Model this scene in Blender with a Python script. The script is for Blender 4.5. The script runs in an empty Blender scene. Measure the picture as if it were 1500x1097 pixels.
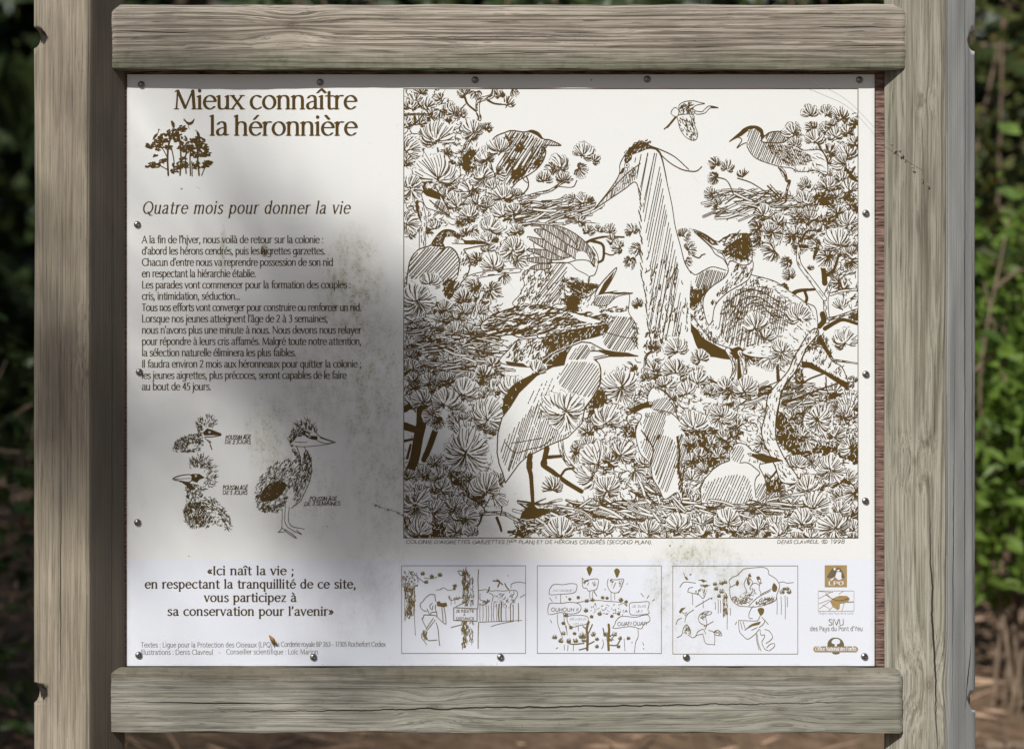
import bpy, math, random
import numpy as np
from mathutils import Vector, Matrix

S = bpy.context.scene
R_ = math.radians
# ---------------------------------------------------------------- camera
cam_d = bpy.data.cameras.new('camera'); cam = bpy.data.objects.new('camera', cam_d); S.collection.objects.link(cam); S.camera = cam
CX, CY, CZ = -2.05, -8.0, 1.55
cam.location = (CX, CY, CZ); cam.rotation_euler = (R_(90), 0, 0)
cam_d.sensor_width = 36; cam_d.lens = 36*8/1.5                 # a perspective-control lens squared up to the panel
cam_d.shift_x = -CX/1.5; cam_d.shift_y = (1.35-CZ)/1.5
cam_d.clip_start = .1; cam_d.clip_end = 400
cam_d.dof.use_dof = True; cam_d.dof.focus_distance = 8.0; cam_d.dof.aperture_fstop = 4.8
# ---------------------------------------------------------------- sky, sun, exposure
SUN_EL, SUN_AZ = 40, 37                                         # sun in front of the board, to the left
sd = Vector((-math.sin(R_(SUN_AZ))*math.cos(R_(SUN_EL)), -math.cos(R_(SUN_AZ))*math.cos(R_(SUN_EL)), math.sin(R_(SUN_EL))))
W = bpy.data.worlds.new('World'); S.world = W; W.use_nodes = True
wn = W.node_tree; bg = wn.nodes['Background']
sky = wn.nodes.new('ShaderNodeTexSky'); sky.sky_type = 'NISHITA'; sky.sun_disc = False
sky.sun_elevation = R_(SUN_EL); sky.sun_rotation = R_(180+SUN_AZ); sky.air_density = 1.0; sky.dust_density = 1.2; sky.ozone_density = 1.0
wn.links.new(sky.outputs[0], bg.inputs[0]); bg.inputs[1].default_value = 0.055
sl = bpy.data.lights.new('sun', 'SUN'); so = bpy.data.objects.new('sun', sl); S.collection.objects.link(so)
sl.energy = 4.6; sl.angle = R_(.55); sl.color = (1.0, .965, .91)
so.rotation_euler = sd.to_track_quat('Z', 'Y').to_euler(); so.location = (-6, -10, 12)
S.view_settings.view_transform = 'Standard'; S.view_settings.look = 'None'; S.view_settings.gamma = 1
S.view_settings.exposure = 0.09; S.render.film_transparent = False
S.cycles.max_bounces = 8; S.cycles.use_denoising = True
# ---------------------------------------------------------------- node helpers and materials
class N:
    def __init__(s, name):
        s.m = bpy.data.materials.new(name); s.m.use_nodes = True; s.t = s.m.node_tree; s.n = s.t.nodes; s.l = s.t.links
        s.b = s.n['Principled BSDF']
    def new(s, t, **k):
        o = s.n.new('ShaderNode'+t)
        for a, v in k.items(): setattr(o, a, v)
        return o
    def put(s, sock, v):
        if hasattr(v, 'is_linked') or isinstance(v, bpy.types.NodeSocket): s.l.new(v, sock)
        elif v is not None: sock.default_value = v
    def f(s, op, a, b=None, c=None, clamp=False):
        o = s.new('Math', operation=op, use_clamp=clamp)
        for i, v in enumerate((a, b, c)):
            if v is not None: s.put(o.inputs[i], v)
        return o.outputs[0]
    def vec(s, x, y, z):
        o = s.new('CombineXYZ'); s.put(o.inputs[0], x); s.put(o.inputs[1], y); s.put(o.inputs[2], z); return o.outputs[0]
    def pos(s):
        c = s.new('TexCoord'); x = s.new('SeparateXYZ'); s.l.new(c.outputs['Object'], x.inputs[0]); return c.outputs['Object'], x.outputs[0], x.outputs[1], x.outputs[2]
    def noise(s, v, scale=5, detail=4, rough=.55, dist=0):
        o = s.new('TexNoise'); s.l.new(v, o.inputs['Vector']); o.inputs['Scale'].default_value = scale; o.inputs['Detail'].default_value = detail; o.inputs['Roughness'].default_value = rough; o.inputs['Distortion'].default_value = dist
        return o.outputs[0]
    def rng(s, v, a, b, c=0., d=1., smooth=False):
        o = s.new('MapRange', clamp=True, interpolation_type='SMOOTHSTEP' if smooth else 'LINEAR')
        for i, q in zip(range(5), (v, a, b, c, d)): s.put(o.inputs[i], q)
        return o.outputs[0]
    def mix(s, fac, a, b, mode='MIX'):
        o = s.new('Mix', data_type='RGBA', blend_type=mode, clamp_factor=True)
        s.put(o.inputs[0], fac)
        for i, v in ((6, a), (7, b)): s.put(o.inputs[i], v if not isinstance(v, tuple) else (*v, 1)[:4])
        return o.outputs[2]
    def done(s, col=None, rough=.7, bump=None, dist=.001, spec=.3, strength=1.0):
        if col is not None: s.put(s.b.inputs['Base Color'], col if not isinstance(col, tuple) else (*col, 1)[:4])
        s.put(s.b.inputs['Roughness'], rough); s.b.inputs['Specular IOR Level'].default_value = spec
        if bump is not None:
            o = s.new('Bump'); o.inputs['Distance'].default_value = dist; o.inputs['Strength'].default_value = strength; s.l.new(bump, o.inputs['Height']); s.l.new(o.outputs[0], s.b.inputs['Normal'])
        return s.m

def wood(name, along, light, dark, seed=0., rings=.0055, ringamt=.5, warp=.02, green=.0, knots=(), cracks=(), moss=None, fib=1.0, dirt=.4, flank=None):
    """weathered softwood; knots (across, along, size), cracks (across, from, to, lean, wobble, width)"""
    n = N(name); P, x, y, z = n.pos()
    u, a = (z, x) if along == 'z' else (x, z)                    # u runs with the grain, a across it
    us = n.f('ADD', u, seed*3.7); as_ = n.f('ADD', a, seed)
    big = n.noise(n.vec(n.f('MULTIPLY', us, 1.4), n.f('MULTIPLY', as_, 9), n.f('MULTIPLY', y, 9)), 1, 3, .5)
    wp = n.f('MULTIPLY', n.f('SUBTRACT', big, .5), warp*2)
    mid = n.noise(n.vec(n.f('MULTIPLY', us, 6), n.f('MULTIPLY', as_, 30), n.f('MULTIPLY', y, 30)), 1, 3, .5)
    wp = n.f('ADD', wp, n.f('MULTIPLY', n.f('SUBTRACT', mid, .5), warp*.12))
    sq = n.noise(n.vec(n.f('MULTIPLY', us, .5), n.f('MULTIPLY', as_, 62), n.f('MULTIPLY', y, 40)), 1, 3, .6); wp = n.f('ADD', wp, n.f('MULTIPLY', n.f('SUBTRACT', sq, .5), rings*2.2))
    kdark = None
    for (ka, ku, ks) in knots:
        da = n.f('MULTIPLY', n.f('SUBTRACT', a, ka), 1/ks); du = n.f('MULTIPLY', n.f('SUBTRACT', u, ku), .42/ks)
        d2 = n.f('ADD', n.f('MULTIPLY', da, da), n.f('MULTIPLY', du, du))
        g = n.f('POWER', 2.718, n.f('MULTIPLY', d2, -.35))
        wp = n.f('ADD', wp, n.f('MULTIPLY', n.f('MULTIPLY', g, da), ks*1.15))
        core = n.f('MULTIPLY', n.rng(d2, .30, .04), n.rng(n.f('SINE', n.f('MULTIPLY', d2, 60.)), -1, 1, .45, 1)); kdark = core if kdark is None else n.f('MAXIMUM', kdark, core)
    g = n.f('ADD', n.f('ADD', a, n.f('MULTIPLY', y, .6)), wp)
    s1 = n.f('SINE', n.f('MULTIPLY', g, 6.2832/rings)); s1 = n.f('MULTIPLY_ADD', s1, .5, .5); s1 = n.f('POWER', s1, 2.2)
    var = n.noise(n.vec(n.f('MULTIPLY', us, 1.3), n.f('MULTIPLY', g, 34), y), 1, 2, .5)
    s1 = n.f('MULTIPLY', s1, n.rng(var, .3, .7, .25, 1.0))
    fv = n.vec(n.f('MULTIPLY', us, 4.5), n.f('MULTIPLY', g, 430), n.f('MULTIPLY', y, 300)); fine = n.noise(fv, 1, 4, .65)
    fv2 = n.vec(n.f('MULTIPLY', us, 11), n.f('MULTIPLY', g, 800), n.f('MULTIPLY', y, 800)); hair = n.noise(fv2, 1, 2, .6)
    col = n.mix(n.f('MULTIPLY', s1, ringamt), light, dark)
    col = n.mix(n.rng(fine, .45, .66, 0, .85*fib), col, tuple(c*.55 for c in dark), 'MIX')
    col = n.mix(n.rng(fine, .48, .3, 0, .55*fib), col, tuple(min(1, c*1.25) for c in light))
    hl = n.rng(hair, .57, .68, 0, .7*fib); col = n.mix(hl, col, tuple(c*.35 for c in dark))
    st = n.noise(n.vec(n.f('MULTIPLY', us, 5), n.f('MULTIPLY', as_, 16), n.f('MULTIPLY', y, 16)), 1, 5, .6)
    col = n.mix(n.rng(st, .48, .74, 0, dirt), col, (.055, .047, .036))
    st2 = n.noise(n.vec(n.f('MULTIPLY', us, 3.1), n.f('MULTIPLY', as_, 7), n.f('ADD', y, 4.)), 1, 4, .6)
    col = n.mix(n.rng(st2, .42, .7, 0, green), col, (.125, .14, .085))
    if moss:                                                       # (across from, to): green bloom towards one edge
        edge = n.rng(n.f('ADD', a, n.f('MULTIPLY', n.f('SUBTRACT', st, .5), .045)), moss[0], moss[1], 0, 1, True)
        col = n.mix(n.f('MULTIPLY', edge, .78), col, moss[2] if len(moss) > 2 else (.13, .142, .095))
        col = n.mix(n.f('MULTIPLY', edge, n.rng(n.noise(n.vec(us, as_, y), 60, 3), .5, .75, 0, .6)), col, (.07, .075, .05))
    lo = n.noise(n.vec(n.f('MULTIPLY', us, 1.7), n.f('MULTIPLY', as_, 6), n.f('ADD', y, 9.)), 1, 3, .5); col = n.mix(n.rng(lo, .35, .68, 0, .55), col, n.mix(1.0, col, (.52, .50, .47), 'MULTIPLY'))
    sp = n.noise(P, 330, 3, .6); col = n.mix(n.rng(sp, .66, .74, 0, .35), col, (.36, .34, .27)); col = n.mix(n.rng(sp, .34, .27, 0, .5), col, (.03, .026, .02))
    h = n.f('ADD', n.f('MULTIPLY', fine, .5), n.f('MULTIPLY', s1, -.7)); h = n.f('ADD', h, n.f('MULTIPLY', hl, -.6))
    if kdark is not None: col = n.mix(n.f('MULTIPLY', kdark, .5), col, (.085, .052, .036))
    if flank:                                                      # face beyond the front arris: silvering, plus side light and shade put into colour
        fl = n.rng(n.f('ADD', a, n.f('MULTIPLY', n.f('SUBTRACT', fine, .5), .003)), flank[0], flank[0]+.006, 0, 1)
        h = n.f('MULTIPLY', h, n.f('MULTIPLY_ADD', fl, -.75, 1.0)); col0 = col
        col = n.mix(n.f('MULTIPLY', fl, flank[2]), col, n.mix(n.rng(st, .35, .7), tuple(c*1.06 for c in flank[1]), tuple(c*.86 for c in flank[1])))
    for (ca, c0, c1, lean, wob, wd) in cracks:
        wb = n.noise(n.vec(n.f('MULTIPLY', us, 26), ca*70, .3), 1, 3, .6)
        d = n.f('SUBTRACT', n.f('SUBTRACT', a, ca), n.f('MULTIPLY', n.f('SUBTRACT', u, c0), lean)); d = n.f('ABSOLUTE', n.f('SUBTRACT', d, n.f('MULTIPLY', n.f('SUBTRACT', wb, .5), wob)))
        t = n.rng(u, c0, c1, 0, 1); wv = n.f('MULTIPLY', n.f('SINE', n.f('MULTIPLY', t, 3.1416)), wd)
        mk = n.f('SUBTRACT', 1.0, n.f('DIVIDE', d, n.f('MAXIMUM', wv, 1e-5)), clamp=True); mk = n.f('MINIMUM', n.f('MULTIPLY', mk, 3), 1.0)
        col = n.mix(n.f('MULTIPLY', mk, .92), col, (.012, .01, .008)); h = n.f('ADD', h, n.f('MULTIPLY', mk, -3.0))
    return n.done(col, n.rng(fine, .3, .7, .75, .95), h, .0012, .2, .8)

def flat(name, col, rough=.6, spec=.2, vary=.12, scale=60):
    n = N(name); P, x, y, z = n.pos(); q = n.noise(P, scale, 3)
    c = n.mix(n.rng(q, .3, .7), tuple(v*(1-vary) for v in col), tuple(min(1, v*(1+vary)) for v in col))
    return n.done(c, rough, None, .001, spec)

def leafmat(name, a, b, trans=.35, brown=None, rough=.45):
    n = N(name); P, x, y, z = n.pos()
    q = n.noise(P, 9, 2); q2 = n.noise(P, 37, 2)
    c = n.mix(n.rng(q, .35, .65), a, b)
    c = n.mix(n.rng(q2, .45, .8, 0, .6), c, tuple(min(1, v*1.6) for v in b))
    if brown: c = n.mix(n.rng(n.noise(P, 14, 2), .62, .68), c, brown)
    n.done(c, rough, None, .001, .35)
    tr = n.new('BsdfTranslucent'); n.put(tr.inputs[0], n.mix(.5, c, tuple(min(1, v*1.5) for v in b)))
    mx = n.new('MixShader'); mx.inputs[0].default_value = trans; n.l.new(n.b.outputs[0], mx.inputs[1]); n.l.new(tr.outputs[0], mx.inputs[2])
    n.l.new(mx.outputs[0], n.n['Material Output'].inputs[0]); return n.m

def X(px): return (px-750)/1000.
def Zz(py): return 1.35+(548.5-py)/1000.

def panel_material():
    n = N('enamelled_white_panel'); P, x, y, z = n.pos()
    fib = n.noise(n.vec(n.f('MULTIPLY', x, 300), y, n.f('MULTIPLY', z, 300)), 1, 3)
    band = n.rng(z, Zz(819), Zz(818), 1, 0)
    c = n.mix(band, (.775, .79, .785), (.74, .775, .86))
    c = n.mix(n.rng(n.noise(P, 3.1, 4), .35, .75, 0, .16), c, (.66, .64, .58))
    c = n.mix(n.rng(fib, .45, .8, 0, .07), c, (.5, .5, .48))
    acc = None                                                    # green bloom where rain runs down
    for px, py, rx, ry, s in ((515, 430, 60, 110, 1.0), (540, 560, 60, 150, .8), (470, 560, 70, 90, .55), (400, 640, 50, 80, .7), (560, 700, 60, 120, .55), (450, 720, 90, 90, .35), (1020, 815, 60, 40, .9), (1065, 850, 40, 50, .6), (970, 860, 30, 60, .6), (560, 830, 60, 60, .35), (327, 365, 6, 40, 1.0), (388, 365, 6, 14, 1.3), (520, 880, 60, 70, .25), (1000, 930, 60, 60, .25)):
        a = n.f('MULTIPLY', n.f('SUBTRACT', x, X(px)), 1000/rx); b = n.f('MULTIPLY', n.f('SUBTRACT', z, Zz(py)), 1000/ry)
        g = n.f('MULTIPLY', n.f('SUBTRACT', 1.0, n.f('ADD', n.f('MULTIPLY', a, a), n.f('MULTIPLY', b, b)), clamp=True), s)
        acc = g if acc is None else n.f('MAXIMUM', acc, g)
    run = n.noise(n.vec(n.f('MULTIPLY', x, 70), y, n.f('MULTIPLY', z, 42)), 1, 6, .75); dot = n.noise(P, 240, 3, .7)
    st = n.f('MULTIPLY', acc, n.rng(run, .34, .72)); c = n.mix(n.f('MULTIPLY', st, .7), c, (.40, .39, .235))
    c = n.mix(n.f('MULTIPLY', n.f('MULTIPLY', acc, n.rng(run, .45, .66)), n.rng(dot, .45, .62)), c, (.17, .18, .08))
    c = n.mix(n.f('MULTIPLY', n.rng(n.noise(P, 75, 2, .5), .735, .76), .75), c, (.13, .12, .09))
    c = n.mix(n.f('MULTIPLY', n.rng(n.noise(n.vec(x, y, n.f('MULTIPLY', z, .6)), 44, 4, .7), .66, .8), .25), c, (.3, .29, .24))
    ed = n.rng(n.f('SUBTRACT', n.f('ABSOLUTE', n.f('SUBTRACT', x, X(733))), n.f('MULTIPLY', n.noise(P, 38, 4), .012)), .535, .545, 0, .35); c = n.mix(ed, c, (.42, .40, .33))
    bt = n.rng(n.f('ADD', z, n.f('MULTIPLY', n.noise(P, 30, 5, .7), .02)), Zz(962), Zz(974), 0, .6); c = n.mix(bt, c, (.36, .33, .25))
    scr = n.noise(n.vec(n.f('ADD', n.f('MULTIPLY', x, 160), n.f('MULTIPLY', z, 120)), y, n.f('ADD', n.f('MULTIPLY', z, 9), n.f('MULTIPLY', x, -9))), 1, 2, .5); c = n.mix(n.rng(scr, .74, .78, 0, .3), c, (.4, .4, .38))
    return n.done(c, n.rng(run, .3, .7, .34, .5), n.noise(P, 900, 2), .0002, .3, .25)
# ---------------------------------------------------------------- printing: a pen, a font and ink
class Ink:
    """a sheet on which a pen draws; millimetres, y down; later turned into a flat ink mesh"""
    def __init__(s, x0, y0, x1, y1, res=3.0, seed=1):
        s.x0, s.y0, s.res = x0, y0, res
        s.w, s.h = int((x1-x0)*res)+1, int((y1-y0)*res)+1
        s.a = np.zeros((s.h, s.w), np.uint8)
        s.rng = random.Random(seed)
        s.nibs = {}
    def nib(s, a, b, ang):
        k = (round(a*s.res*4), round(b*s.res*4), round(ang*50))
        if k not in s.nibs:
            A, B = max(k[0]/4, .55), max(k[1]/4, .55)
            R = int(max(A, B))+2
            yy, xx = np.mgrid[-R:R+1, -R:R+1].astype(float)
            c, t = math.cos(ang), math.sin(ang)
            u, v = (xx*c+yy*t)/A, (-xx*t+yy*c)/B
            m = u*u+v*v <= 1.0
            s.nibs[k] = (yy[m].astype(int), xx[m].astype(int))
        return s.nibs[k]
    def stamp(s, P, a, b=None, ang=0.0, v=1):
        if b is None: b = a
        P = (np.asarray(P, float)-(s.x0, s.y0))*s.res
        d = np.hypot(*np.diff(P, axis=0).T) if len(P) > 1 else np.zeros(0)
        n = np.maximum(1, np.ceil(d/.8).astype(int))
        if len(P) > 1:
            Q = np.concatenate([P[i]+(P[i+1]-P[i])*np.linspace(0, 1, n[i]+1)[:, None] for i in range(len(n))])
        else: Q = P
        oy, ox = s.nib(a, b, ang)
        yi = (np.rint(Q[:, 1]).astype(int)[:, None]+oy).ravel(); xi = (np.rint(Q[:, 0]).astype(int)[:, None]+ox).ravel()
        ok = (yi >= 0) & (yi < s.h) & (xi >= 0) & (xi < s.w)
        s.a[yi[ok], xi[ok]] = v
    def line(s, P, w=1.1, v=1, taper=0):
        """smooth pen line; taper 1 thins the end, 2 both ends"""
        P = spline(P) if len(P) > 2 else np.asarray(P, float)
        if taper and len(P) < 4: P = P[0]+(P[-1]-P[0])*np.linspace(0, 1, 7)[:, None]
        if taper:
            n = len(P); k = max(2, n//5)
            for i in range(0, n-1, k):
                t = (i+k/2)/n
                f = 1-.65*t if taper == 1 else .4+.6*math.sin(math.pi*min(1, t))
                s.stamp(P[i:i+k+1], w*.5*f, v=v)
        else: s.stamp(P, w*.5, v=v)
    def poly(s, P, v=1, smooth=False):
        m, (r0, c0) = s.mask(P, smooth)
        if m is None: return
        sub = s.a[r0:r0+m.shape[0], c0:c0+m.shape[1]]; sub[m] = v
    def mask(s, P, smooth=False):
        P = spline(P, True) if smooth else np.asarray(P, float)
        P = (P-(s.x0, s.y0))*s.res
        c0, r0 = np.maximum(0, np.floor(P.min(0)).astype(int)); c1 = min(s.w, int(P[:, 0].max())+2); r1 = min(s.h, int(P[:, 1].max())+2)
        if c1 <= c0 or r1 <= r0: return None, (0, 0)
        m = np.zeros((r1-r0, c1-c0), bool)
        X, Y = P[:, 0], P[:, 1]; X2, Y2 = np.roll(X, -1), np.roll(Y, -1)
        cols = np.arange(c0, c1)
        for r in range(r0, r1):
            cr = (Y <= r) != (Y2 <= r)
            if cr.any():
                xs = np.sort(X[cr]+(r-Y[cr])/(Y2[cr]-Y[cr])*(X2[cr]-X[cr]))
                for q in range(0, len(xs)-1, 2): m[r-r0, max(0, int(math.ceil(xs[q]))-c0):max(0, int(xs[q+1])+1-c0)] = True
        return m, (r0, c0)
    def body(s, P, w=1.2, smooth=True, v=0):
        s.poly(P, v, smooth)
        Q = list(P)+[P[0]]
        s.stamp(spline(P, True) if smooth else Q, w*.5)
    def inside(s, P, smooth=True):
        m, (r0, c0) = s.mask(P, smooth)
        def f(x, y):
            r, c = int((y-s.y0)*s.res)-r0, int((x-s.x0)*s.res)-c0
            return m is not None and 0 <= r < m.shape[0] and 0 <= c < m.shape[1] and m[r, c]
        return f
    def hatch(s, P, ang, gap=3.6, w=.8, jit=.35, gaps=.12, v=1, smooth=True, curve=0):
        """parallel pen lines at ang degrees (0 = to the right, 90 = up) kept inside P"""
        f = s.inside(P, smooth); Pa = np.asarray(P, float); c = Pa.mean(0)
        R = np.hypot(*(Pa-c).T).max()*1.3
        d = np.array([math.cos(math.radians(ang)), -math.sin(math.radians(ang))]); nrm = np.array([-d[1], d[0]])
        k = -R
        while k < R:
            k += gap*(1+s.rng.uniform(-jit, jit)); run = []
            tilt = s.rng.uniform(-.03, .03)
            for t in np.arange(-R, R, .9):
                q = c+nrm*(k+tilt*t+curve*t*t/R)+d*t
                if f(q[0], q[1]) and s.rng.random() > gaps*.06: run.append(q)
                else:
                    if len(run) > 2: s.stamp([run[0], run[len(run)//2], run[-1]], w*.5*s.rng.uniform(.75, 1.15), v=v)
                    run = []
            if len(run) > 2: s.stamp([run[0], run[len(run)//2], run[-1]], w*.5, v=v)
    def fluff(s, P, n, ang, ln=5, w=.9, spread=25, v=1, smooth=True, bend=.25):
        """n short feather strokes inside P; ang may be a function of x, y"""
        f = s.inside(P, smooth); Pa = np.asarray(P, float); lo, hi = Pa.min(0), Pa.max(0); k = 0; tries = 0
        while k < n and tries < n*8:
            tries += 1
            x, y = s.rng.uniform(lo[0], hi[0]), s.rng.uniform(lo[1], hi[1])
            if not f(x, y): continue
            k += 1
            a = math.radians((ang(x, y) if callable(ang) else ang)+s.rng.gauss(0, spread)); L = ln*s.rng.uniform(.5, 1.3); b = s.rng.uniform(-bend, bend)*L
            dx, dy = math.cos(a)*L, -math.sin(a)*L
            s.line([(x, y), (x+dx*.5-dy*b/L, y+dy*.5+dx*b/L), (x+dx, y+dy)], w*s.rng.uniform(.7, 1.2), v, 1)
    def tuft(s, x, y, r, a=90, sp=230, n=None, dark=0, rim=.6, w=.8, clear=True):
        """a spray of pine needles fanned about the direction a over sp degrees"""
        R = s.rng; n = n or max(9, int(sp/360*(19+r*.85)))
        full = sp > 330; lop = R.uniform(-.16, .16); lean = R.uniform(-.13, .13)
        angs = [math.radians(a-sp/2+sp*(i+.5+R.uniform(-.28, .28))/n) for i in range(n)]
        rad = [r*R.uniform(.84, 1.04)*(1+lop*math.sin(t-math.radians(a)))*((.92+.1*math.sin(3*t+x)) if full else .72+.3*math.cos((t-math.radians(a))*.85)) for t in angs]
        tips = [(x+math.cos(t)*q, y-math.sin(t)*q) for t, q in zip(angs, rad)]
        if clear:
            s.poly([(x+(p-x)*.98, y+(q-y)*.98) for p, q in tips]+([] if full else [(x, y+1.0)]), 0)
        for i, (t, q) in enumerate(zip(angs, rad)):
            b = (t-math.radians(a)); cv = .17*q*math.sin(b)+(lean+R.uniform(-.07, .07))*q
            s0 = R.uniform(.04, .3) if R.random() < .65 else R.uniform(.3, .6)
            px, py = -math.sin(t), -math.cos(t)
            p = [(x+math.cos(t)*q*u+px*cv*4*u*(1-u), y-math.sin(t)*q*u+py*cv*4*u*(1-u)) for u in (s0, .5+s0/2, R.uniform(.8, 1.0))]
            s.line(p, w*(1.75 if dark == 1 else 1)*R.uniform(.8, 1.25), 1, 1 if dark == 1 else 0)
        if rim and not dark:
            i = 0
            while i < n-(0 if full else 1):
                if R.random() < rim*.8:
                    p, q = tips[i], tips[(i+1) % n]
                    s.line([p, ((p[0]+q[0])/2+(p[0]-x)*.05, (p[1]+q[1])/2+(p[1]-y)*.05), q], w*.62, 1)
                i += 1
        s.stamp([(x, y)], r*.045+.3)
        for k in range(5):
            t = R.uniform(0, 6.28); q = r*R.uniform(.08, .2)
            s.stamp([(x, y), (x+math.cos(t)*q, y+math.sin(t)*q)], .6)
    def dark(s, P, n=40, ang=None, ln=6, w=1.4, light=12):
        """a solid patch with ragged, feathered edges and a few bare streaks"""
        s.poly(P, 1, True); Q = spline(P, True); c = Q.mean(0); R = s.rng
        for i in range(n):
            q = Q[R.randrange(len(Q))]; t = math.atan2(-(q[1]-c[1]), q[0]-c[0]) if ang is None else math.radians(ang)
            t += R.gauss(0, .45); L = ln*R.uniform(.4, 1.2); s.line([q-(math.cos(t)*L*.5, -math.sin(t)*L*.5), q+(math.cos(t)*L*.3+R.uniform(-1, 1), -math.sin(t)*L*.3), q+(math.cos(t)*L, -math.sin(t)*L)], w, 1, 1)
        s.fluff(P, light, 70 if ang is None else ang, ln*.9, w*.7, 35, 0)
    def twigs(s, P, n, ang=8, ln=34, w=2.4, spread=16, dark=.0):
        f = s.inside(P, False); Pa = np.asarray(P, float); lo, hi = Pa.min(0), Pa.max(0); k = 0; tries = 0
        while k < n and tries < n*9:
            tries += 1
            x, y = s.rng.uniform(lo[0], hi[0]), s.rng.uniform(lo[1], hi[1])
            if not f(x, y): continue
            k += 1
            a = math.radians(ang+s.rng.gauss(0, spread)); L = ln*s.rng.uniform(.35, 1.1); c = s.rng.uniform(-.08, .08)*L
            p = [(x-math.cos(a)*L/2, y+math.sin(a)*L/2), (x+math.sin(a)*c, y+math.cos(a)*c), (x+math.cos(a)*L/2, y-math.sin(a)*L/2)]
            ww = w*s.rng.uniform(.6, 1.3)
            if s.rng.random() < dark: s.line(p, ww*.8, 1, 1)
            else:
                s.line(p, ww+1.3, 1); s.line(p, ww-.3, 0)
                if s.rng.random() < .4: s.line([p[0], p[1]], .6, 1)
    def limb(s, P, w0, w1, style='bark'):
        Q = spline(P); n = len(Q)
        W = [w0+(w1-w0)*i/(n-1) for i in range(n)]
        for i in range(n-1): s.stamp(Q[i:i+2], W[i]*.5)
        if style == 'dark': return
        for i in range(n-1): s.stamp(Q[i:i+2], max(.3, W[i]*.5-1.0), v=0)
        for i in range(1, n-1):
            if s.rng.random() < (.75 if style == 'bark' else .35):
                t = Q[i+1]-Q[i-1]; t = t/(np.hypot(*t)+1e-6); o = s.rng.uniform(-.32, .32)*W[i]; nn = np.array([-t[1], t[0]])
                s.line([Q[i]+nn*o-t*2, Q[i]+nn*(o+s.rng.uniform(-.8, .8)), Q[i]+nn*o+t*2.4], 1.0 if style == 'bark' else .7)
    def eye(s, x, y, r):
        s.stamp([(x, y)], r+.7); s.stamp([(x, y)], r, v=0); s.stamp([(x, y)], r*.42)
    def cells(s):
        """ink as a list of rectangles (rows merged downwards)"""
        act, out = {}, []
        for r in range(s.h+1):
            cur = set()
            if r < s.h:
                d = np.diff(np.concatenate(([0], s.a[r], [0])).astype(np.int8))
                cur = set(zip(np.flatnonzero(d == 1).tolist(), np.flatnonzero(d == -1).tolist()))
            for k in [k for k in act if k not in cur]: out.append((k[0], k[1], act.pop(k), r))
            for k in cur:
                if k not in act: act[k] = r
        A = np.array(out, float).reshape(-1, 4)/s.res
        A[:, :2] += s.x0-.5/s.res; A[:, 2:] += s.y0-.5/s.res
        return A

def spline(P, closed=False, k=7):
    P = np.asarray(P, float)
    if closed: Q = np.vstack([P[-1], P, P[0], P[1]])
    else: Q = np.vstack([2*P[0]-P[1], P, 2*P[-1]-P[-2]])
    out = []; t = np.linspace(0, 1, k, endpoint=False)[:, None]
    for i in range(1, len(Q)-2):
        a, b, c, d = Q[i-1], Q[i], Q[i+1], Q[i+2]
        out.append(.5*(2*b+(c-a)*t+(2*a-5*b+4*c-d)*t*t+(3*b-a-3*c+d)*t**3))
    if not closed: out.append(P[-1:])
    return np.concatenate(out)

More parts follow.
